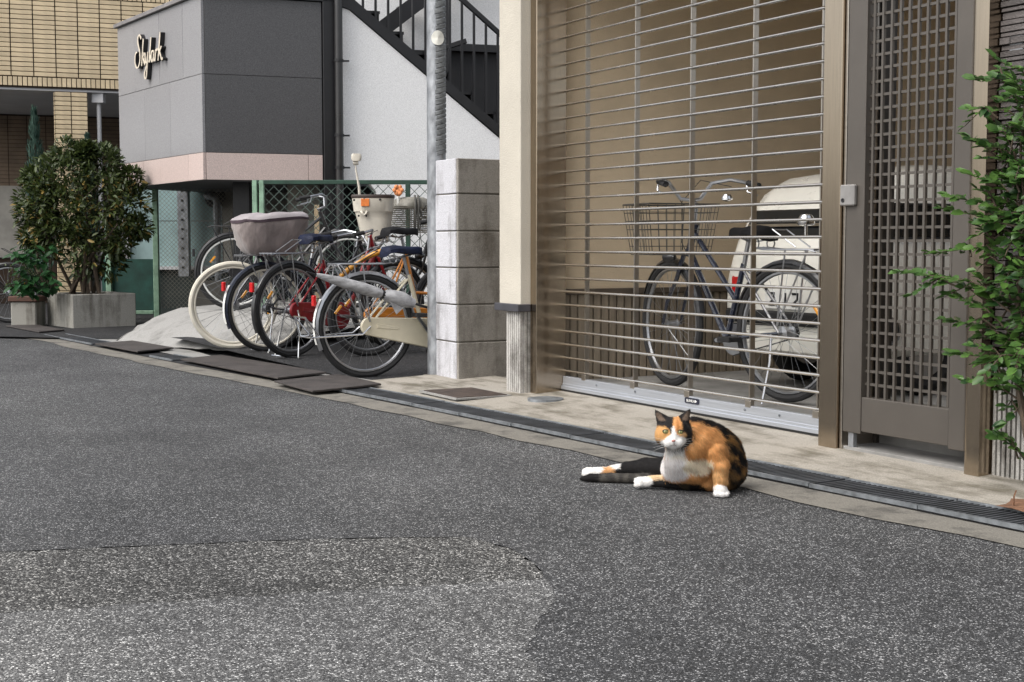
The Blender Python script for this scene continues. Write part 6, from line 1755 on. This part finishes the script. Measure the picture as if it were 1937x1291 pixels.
# coat pattern -------------------------------------------------------
def nz(P, s, seed=0):
    x, y, z = P[:, 0] * s + seed, P[:, 1] * s + seed * 1.7, P[:, 2] * s + seed * .6
    return (np.sin(x + 1.3 * np.sin(y * 1.1 + z)) + np.sin(y * 1.3 + 1.7 * np.sin(z * .9 + 2)) + np.sin(z * 1.2 + 1.5 * np.sin(x * .8 + 4))) / 3
ORANGE, DEEP, BLACK, WHITE, CREAM, TORT = (.68, .335, .125), (.46, .19, .06), (.012, .011, .011), (.84, .82, .79), (.66, .48, .29), (.14, .085, .04)
def coat(P):
    n = len(P)
    best = np.full(n, 9.0); lab = np.zeros(n, int); names = []
    for nm, ty, p, q in PR:
        d = ellip(P[:, 0], P[:, 1], P[:, 2], p, q) if ty == 'e' else capsule(P[:, 0], P[:, 1], P[:, 2], p, q)
        if nm not in names: names.append(nm)
        i = names.index(nm); m = d < best; best[m] = d[m]; lab[m] = i
    L = lambda *a: np.isin(lab, [names.index(x) for x in a if x in names])
    w = .0045
    fx = P[:, 0] + w * nz(P, 160) + .002 * nz(P, 420, 3); fz = P[:, 2] + w * nz(P, 170, 5) + .002 * nz(P, 400, 7); fy = P[:, 1]
    C = np.tile(np.array(ORANGE), (n, 1))
    t = nz(P, 75, 2) * .5 + nz(P, 190, 9) * .5
    body = L('back', 'shoulder', 'neck', 'rump', 'belly', 'pelvis', 'bib', 'arm_far', 'thigh_near', 'arm', 'nape')
    def put_(m, c): C[m] = c
    put_(body & (t > .28), (.60, .275, .095))
    put_(body & (t < -.42), (.72, .40, .18))
    ell_ = lambda cx, cz, rx, rz: ((fx - cx) / rx) ** 2 + ((fz - cz) / rz) ** 2 < 1
    # tortoiseshell rump and flank
    rumpz = body & ((fx > .134 + .012 * np.sin(fz * 60) + .006 * np.sin(fz * 140)) | (fy > .12)) & ~(L('arm') & (fy < .03)) & (fx > .06)
    put_(rumpz, TORT)
    tt = nz(P, 90, 4) + .5 * nz(P, 230, 8)
    put_(rumpz & (tt > .08), BLACK); put_(rumpz & (tt < -.38), (.30, .155, .05))
    put_(rumpz & (fz > .09) & (fz < .15) & (tt > -.4), BLACK)
    # black saddle along the top of the back
    put_(body & (fz > .252 - .42 * np.clip(fx - .02, 0, .12) + .005 * np.sin(fx * 130)) & (fx > .0) & (fx < .145) & (fy > -.005), BLACK)
    # white bib, belly
    put_((L('bib', 'neck', 'shoulder', 'arm_far', 'belly', 'head', 'cheek')) & ell_(-.050, .158, .034, .040) & (fz < .19), WHITE)
    put_(body & ell_(-.036, .128, .030, .022), (.86, .80, .71))
    put_(body & ell_(-.052, .090, .058, .046), (.90, .85, .83))
    put_(body & ell_(.034, .104, .056, .031), (.90, .78, .60))
    # limbs
    put_(L('thigh_far', 'shin_far') | (L('pelvis') & (fx < -.03) & (fy > .14)), BLACK)
    put_(L('shin_far') & (fz > .040) & (fx < -.215), WHITE)
    put_(L('foot_far'), WHITE); put_(L('foot_far', 'shin_far') & (fx > -.285) & (fx < -.236) & (fz < .045), (.56, .30, .13))
    ts = np.sin(P[:, 0] * 150 + 2 * nz(P, 60))
    put_(L('tail'), (.045, .041, .037)); put_(L('tail') & (ts > .3), (.085, .078, .068)); put_(L('tail') & (fx < -.30), BLACK)
    put_(L('shin_near'), BLACK); put_(L('cream_leg'), CREAM); put_(L('foot_near'), WHITE)
    put_(L('thigh_near') & (fz < .046 - .9 * np.clip(fx - .03, 0, 1)) , BLACK)
    put_(L('thigh_near') & (fx < .012), (.06, .045, .03))
    st = np.sin(P[:, 2] * 260 + 1.2 * nz(P, 90))
    put_(L('arm') & (fz < .10), (.74, .43, .19)); put_(L('arm') & (fz < .105) & (st > .7), (.60, .31, .12))
    put_(L('paw') | (L('arm') & (fz < .036)), WHITE)
    # head
    hd_ = L('head', 'cheek', 'muzzle', 'bridge', 'ear', 'brow') | (L('neck', 'shoulder', 'nape') & (fx < .012) & (fz > .188) & (fy < .03))
    hx, hz = P[:, 0] + .0022 * nz(P, 330), P[:, 2] + .0022 * nz(P, 350, 5)
    he = lambda cx, cz, rx, rz: hd_ & (((hx - cx) / rx) ** 2 + ((hz - cz) / rz) ** 2 < 1)
    put_(hd_, BLACK)
    put_(he(-.0985, .222, .028, .030), (.55, .30, .115))          # left cheek, orange
    put_(hd_ & (hz < .2) & (hx < -.103), (.10, .06, .03))
    put_(he(-.046, .252, .017, .034), ORANGE)                       # forehead stripe
    put_(he(-.046, .256, .0035, .022), DEEP)
    put_(he(-.028, .222, .016, .011), (.55, .32, .14))
    put_(he(-.0605, .205, .0265, .020) | he(-.059, .222, .0105, .020) | he(-.0615, .240, .006, .014), WHITE)
    put_(he(-.036, .200, .021, .017) | he(-.082, .194, .021, .014) | he(-.058, .180, .030, .013), WHITE)
    put_(hd_ & (hx > -.012) & (hz > .20) & (hz < .245), BLACK)
    put_(hd_ & (hx > .004) & (fy > -.02) & (hz < .262), ORANGE)
    inner = L('ear') & (P[:, 1] < -.028) & (P[:, 2] > .268)
    put_(inner & ((np.abs(P[:, 0] + .104 + (P[:, 2] - .28) * .75) < .0115) | (np.abs(P[:, 0] + .0095 - (P[:, 2] - .28) * .62) < .0115)), (.16, .115, .085))
    put_(he(-.0595, .1885, .0135, .0016) | he(-.0600, .1945, .0012, .005), (.16, .08, .065))   # mouth line
    return C
def soft_coat(P, r, k):
    g = np.random.default_rng(11); acc = 0
    for i in range(k): acc = acc + coat(P + g.normal(0, r, P.shape))
    return acc / k
COL = soft_coat(P, .0022, 5)
me = bpy.data.meshes.new('cat')
me.from_pydata(P.tolist(), [], Qd.tolist())
me.update()
for p_ in me.polygons: p_.use_smooth = True
ca = me.color_attributes.new('coat', 'FLOAT_COLOR', 'POINT')
ca.data.foreach_set('color', np.concatenate([COL, np.ones((len(P), 1))], 1).astype(np.float32).ravel())
def coatmat(name, rough, sheen, bump):
    m, nt, p = nodes(name); L = nt.links
    at = mk(nt, 'ShaderNodeAttribute', attribute_name='coat')
    L.new(at.outputs['Color'], p.inputs['Base Color'])
    p.inputs['Roughness'].default_value = rough; p.inputs['Specular IOR Level'].default_value = .2
    p.inputs['Sheen Weight'].default_value = sheen; p.inputs['Sheen Roughness'].default_value = .5
    if bump:
        tc = mk(nt, 'ShaderNodeTexCoord'); n1 = mk(nt, 'ShaderNodeTexNoise', i_Scale=420.0, i_Detail=3.0)
        L.new(tc.outputs['Object'], n1.inputs['Vector']); bp = mk(nt, 'ShaderNodeBump', i_Strength=bump, i_Distance=.004)
        L.new(n1.outputs['Fac'], bp.inputs['Height']); L.new(bp.outputs[0], p.inputs['Normal'])
    return m
me.materials.append(coatmat('calico_coat', .85, .08, .5))
cat = link(bpy.data.objects.new('cat', me))
cat.location = (CAT0[0], CAT0[1], 0.002)
tag(cat, 'calico cat sitting sprawled on asphalt with hind legs stretched out', 'cat')
# fur: short tapered hairs lying along the coat
nrm = np.zeros(len(P) * 3, np.float32); me.vertices.foreach_get('normal', nrm); nrm = nrm.reshape(-1, 3)
rg = np.random.default_rng(3)
NF = 90000
v0, v1, v2 = P[Qd[:, 0]], P[Qd[:, 1]], P[Qd[:, 3]]
ar = np.linalg.norm(np.cross(v1 - v0, v2 - v0), axis=1); 
pick = rg.choice(len(Qd), NF, p=ar / ar.sum())
wgt = rg.dirichlet((1, 1, 1, 1), NF)
base = np.einsum('ij,ijk->ik', wgt, P[Qd[pick]]); bn = np.einsum('ij,ijk->ik', wgt, nrm[Qd[pick]]); bn /= np.linalg.norm(bn, axis=1)[:, None] + 1e-9
keep = (base[:, 2] > .003)
for (ex, ez) in ((-.0879, .2350), (-.0365, .2335)): keep &= ~((np.abs(base[:, 0] - ex) < .0145) & (np.abs(base[:, 2] - ez) < .011) & (base[:, 1] < -.05))
keep &= ~((np.abs(base[:, 0] + .0625) < .007) & (np.abs(base[:, 2] - .2045) < .005) & (base[:, 1] < -.08))
base, bn = base[keep], bn[keep]; n = len(base)
bc_ = .8 * coat(base + rg.normal(0, 1, base.shape) * np.where((base[:, 0] < .012) & (base[:, 2] > .175), .0016, .0036)[:, None]) + .2 * soft_coat(base, .003, 3)
dist_head = np.linalg.norm((base - np.array([-.0595, -.085, .205])), axis=1)
ishead = (base[:, 0] < .012) & (base[:, 2] > .175)
flow = np.tile(np.array([.35, .15, -.75]), (n, 1))
flow[ishead] = base[ishead] - np.array([-.0595, -.10, .212])
legs = base[:, 0] < -.08; flow[legs & ~ishead] = np.array([-1, .35, -.15])
flow[(base[:, 0] > .13)] = np.array([.25, .5, -.8])
flow += rg.normal(0, .16, (n, 3)) * np.linalg.norm(flow, axis=1)[:, None]
tng = flow - bn * np.sum(flow * bn, 1)[:, None]; tng /= np.linalg.norm(tng, axis=1)[:, None] + 1e-9
dirv = tng + bn * rg.uniform(.14, .55, n)[:, None]; dirv /= np.linalg.norm(dirv, axis=1)[:, None]
ln = np.where(ishead, .0045, np.where(legs | (base[:, 2] < .045), .007, .0145)) * rg.uniform(.55, 1.4, n)
wd = np.where(ishead, .00042, .0006) * rg.uniform(.8, 1.2, n)
sdv = np.cross(dirv, bn); sdv /= np.linalg.norm(sdv, axis=1)[:, None] + 1e-9
p0 = base - sdv * wd[:, None]; p1 = base + sdv * wd[:, None]
mid = base + dirv * (ln * .55)[:, None]; p2 = mid + sdv * (wd * .7)[:, None]; p3 = mid - sdv * (wd * .7)[:, None]
tip = base + (dirv * .93 + tng * .25 - bn * .08) * ln[:, None]
V = np.stack([p0, p1, p2, p3, tip], 1).reshape(-1, 3)
V[:, 2] = np.maximum(V[:, 2], .0005)
k5 = np.arange(n) * 5
F4 = np.stack([k5, k5 + 1, k5 + 2, k5 + 3], 1); F3 = np.stack([k5 + 3, k5 + 2, k5 + 4], 1)
fm = bpy.data.meshes.new('fur'); fm.from_pydata(V.tolist(), [], F4.tolist() + F3.tolist()); fm.update()
for p_ in fm.polygons: p_.use_smooth = True
jit = rg.uniform(.72, 1.3, (n, 1)); fc = np.clip(bc_ * jit, 0, 1)
fa = fm.color_attributes.new('coat', 'FLOAT_COLOR', 'POINT')
fa.data.foreach_set('color', np.concatenate([np.repeat(fc, 5, 0), np.ones((n * 5, 1))], 1).astype(np.float32).ravel())
vn = np.repeat(bn * .85 + dirv * .15, 5, 0); vn /= np.linalg.norm(vn, axis=1)[:, None]
fm.normals_split_custom_set_from_vertices(vn.tolist())
fm.materials.append(coatmat('calico_fur', .75, .0, 0))
fo = link(bpy.data.objects.new('fur', fm)); fo.parent = cat; fo['kind'] = 'stuff'
# eyes, nose, whiskers
def eyemat():
    m, nt, p = nodes('cat_eye'); L = nt.links
    tc = mk(nt, 'ShaderNodeTexCoord'); sx = mk(nt, 'ShaderNodeSeparateXYZ'); L.new(tc.outputs['Object'], sx.inputs[0])
    ax_ = mk(nt, 'ShaderNodeMath', operation='MULTIPLY'); ax_.inputs[1].default_value = 1.0; L.new(sx.outputs['X'], ax_.inputs[0])
    az_ = mk(nt, 'ShaderNodeMath', operation='MULTIPLY'); az_.inputs[1].default_value = .62; L.new(sx.outputs['Z'], az_.inputs[0])
    cb_ = mk(nt, 'ShaderNodeCombineXYZ'); L.new(ax_.outputs[0], cb_.inputs[0]); L.new(az_.outputs[0], cb_.inputs[1])
    ln_ = mk(nt, 'ShaderNodeVectorMath', operation='LENGTH'); L.new(cb_.outputs[0], ln_.inputs[0])
    rp = ramp(nt, [(.0, (.005, .005, .005)), (.0026, (.005, .005, .005)), (.0032, (.36, .36, .14)), (.0070, (.25, .26, .10)), (.0088, (.02, .015, .01)), (1, (.02, .015, .01))])
    L.new(ln_.outputs['Value'], rp.inputs[0]); L.new(rp.outputs[0], p.inputs['Base Color'])
    p.inputs['Roughness'].default_value = .12; p.inputs['Coat Weight'].default_value = .5
    return m
em = eyemat()
for (ex, ez, ey) in ((-.0879, .2352, -.0745), (-.0368, .2337, -.0745)):
    mb = MB(); mb.ell((0, 0, 0), (.0112, .0095, .0086), 18, 12)
    o = link(bpy.data.objects.new('eye', mb.mesh('eye', em, smooth=True))); o.parent = cat; o.location = (ex, ey, ez)
    mb = MB(); ps = []
    for k in range(13):
        a = R(5 + 170 * k / 12); ps.append((.0116 * math.cos(a), -.0082 + .0045 * abs(math.cos(a)), .0070 * math.sin(a)))
    mb.tube(ps, .0017, 6); o2 = link(bpy.data.objects.new('eyelid', mb.mesh('eyelid', mat('dark_lid', (.02, .015, .013), .6), smooth=True))); o2.parent = o
mb = MB(); mb.ell((0, 0, 0), (.0072, .005, .0048), 12, 8)
o = link(bpy.data.objects.new('nose', mb.mesh('nose', mat('pink_nose', (.42, .20, .17), .45, var=.1), smooth=True))); o.parent = cat; o.location = (-.0622, -.0925, .2045)
mb = MB()
for s in (-1, 1):
    for k in range(5):
        b0 = Vector((-.0600 + s * .018, -.090, .199 - .003 * k)); e = b0 + Vector((s * .055, -.006 + .006 * k, .018 - .010 * k))
        mb.tube([b0, b0.lerp(e, .5) + Vector((0, -.004, .003)), e], [.0004, .0003, .0001], 3)
o = link(bpy.data.objects.new('whiskers', mb.mesh('whiskers', M['reflector']))); o.parent = cat

for o in bpy.data.objects:
    if '_b' in o: del o['_b']
    if '_rot' in o: del o['_rot']
print('tris', sum(len(o.data.polygons) for o in bpy.data.objects if o.type == 'MESH'), 'objects', len(bpy.data.objects))
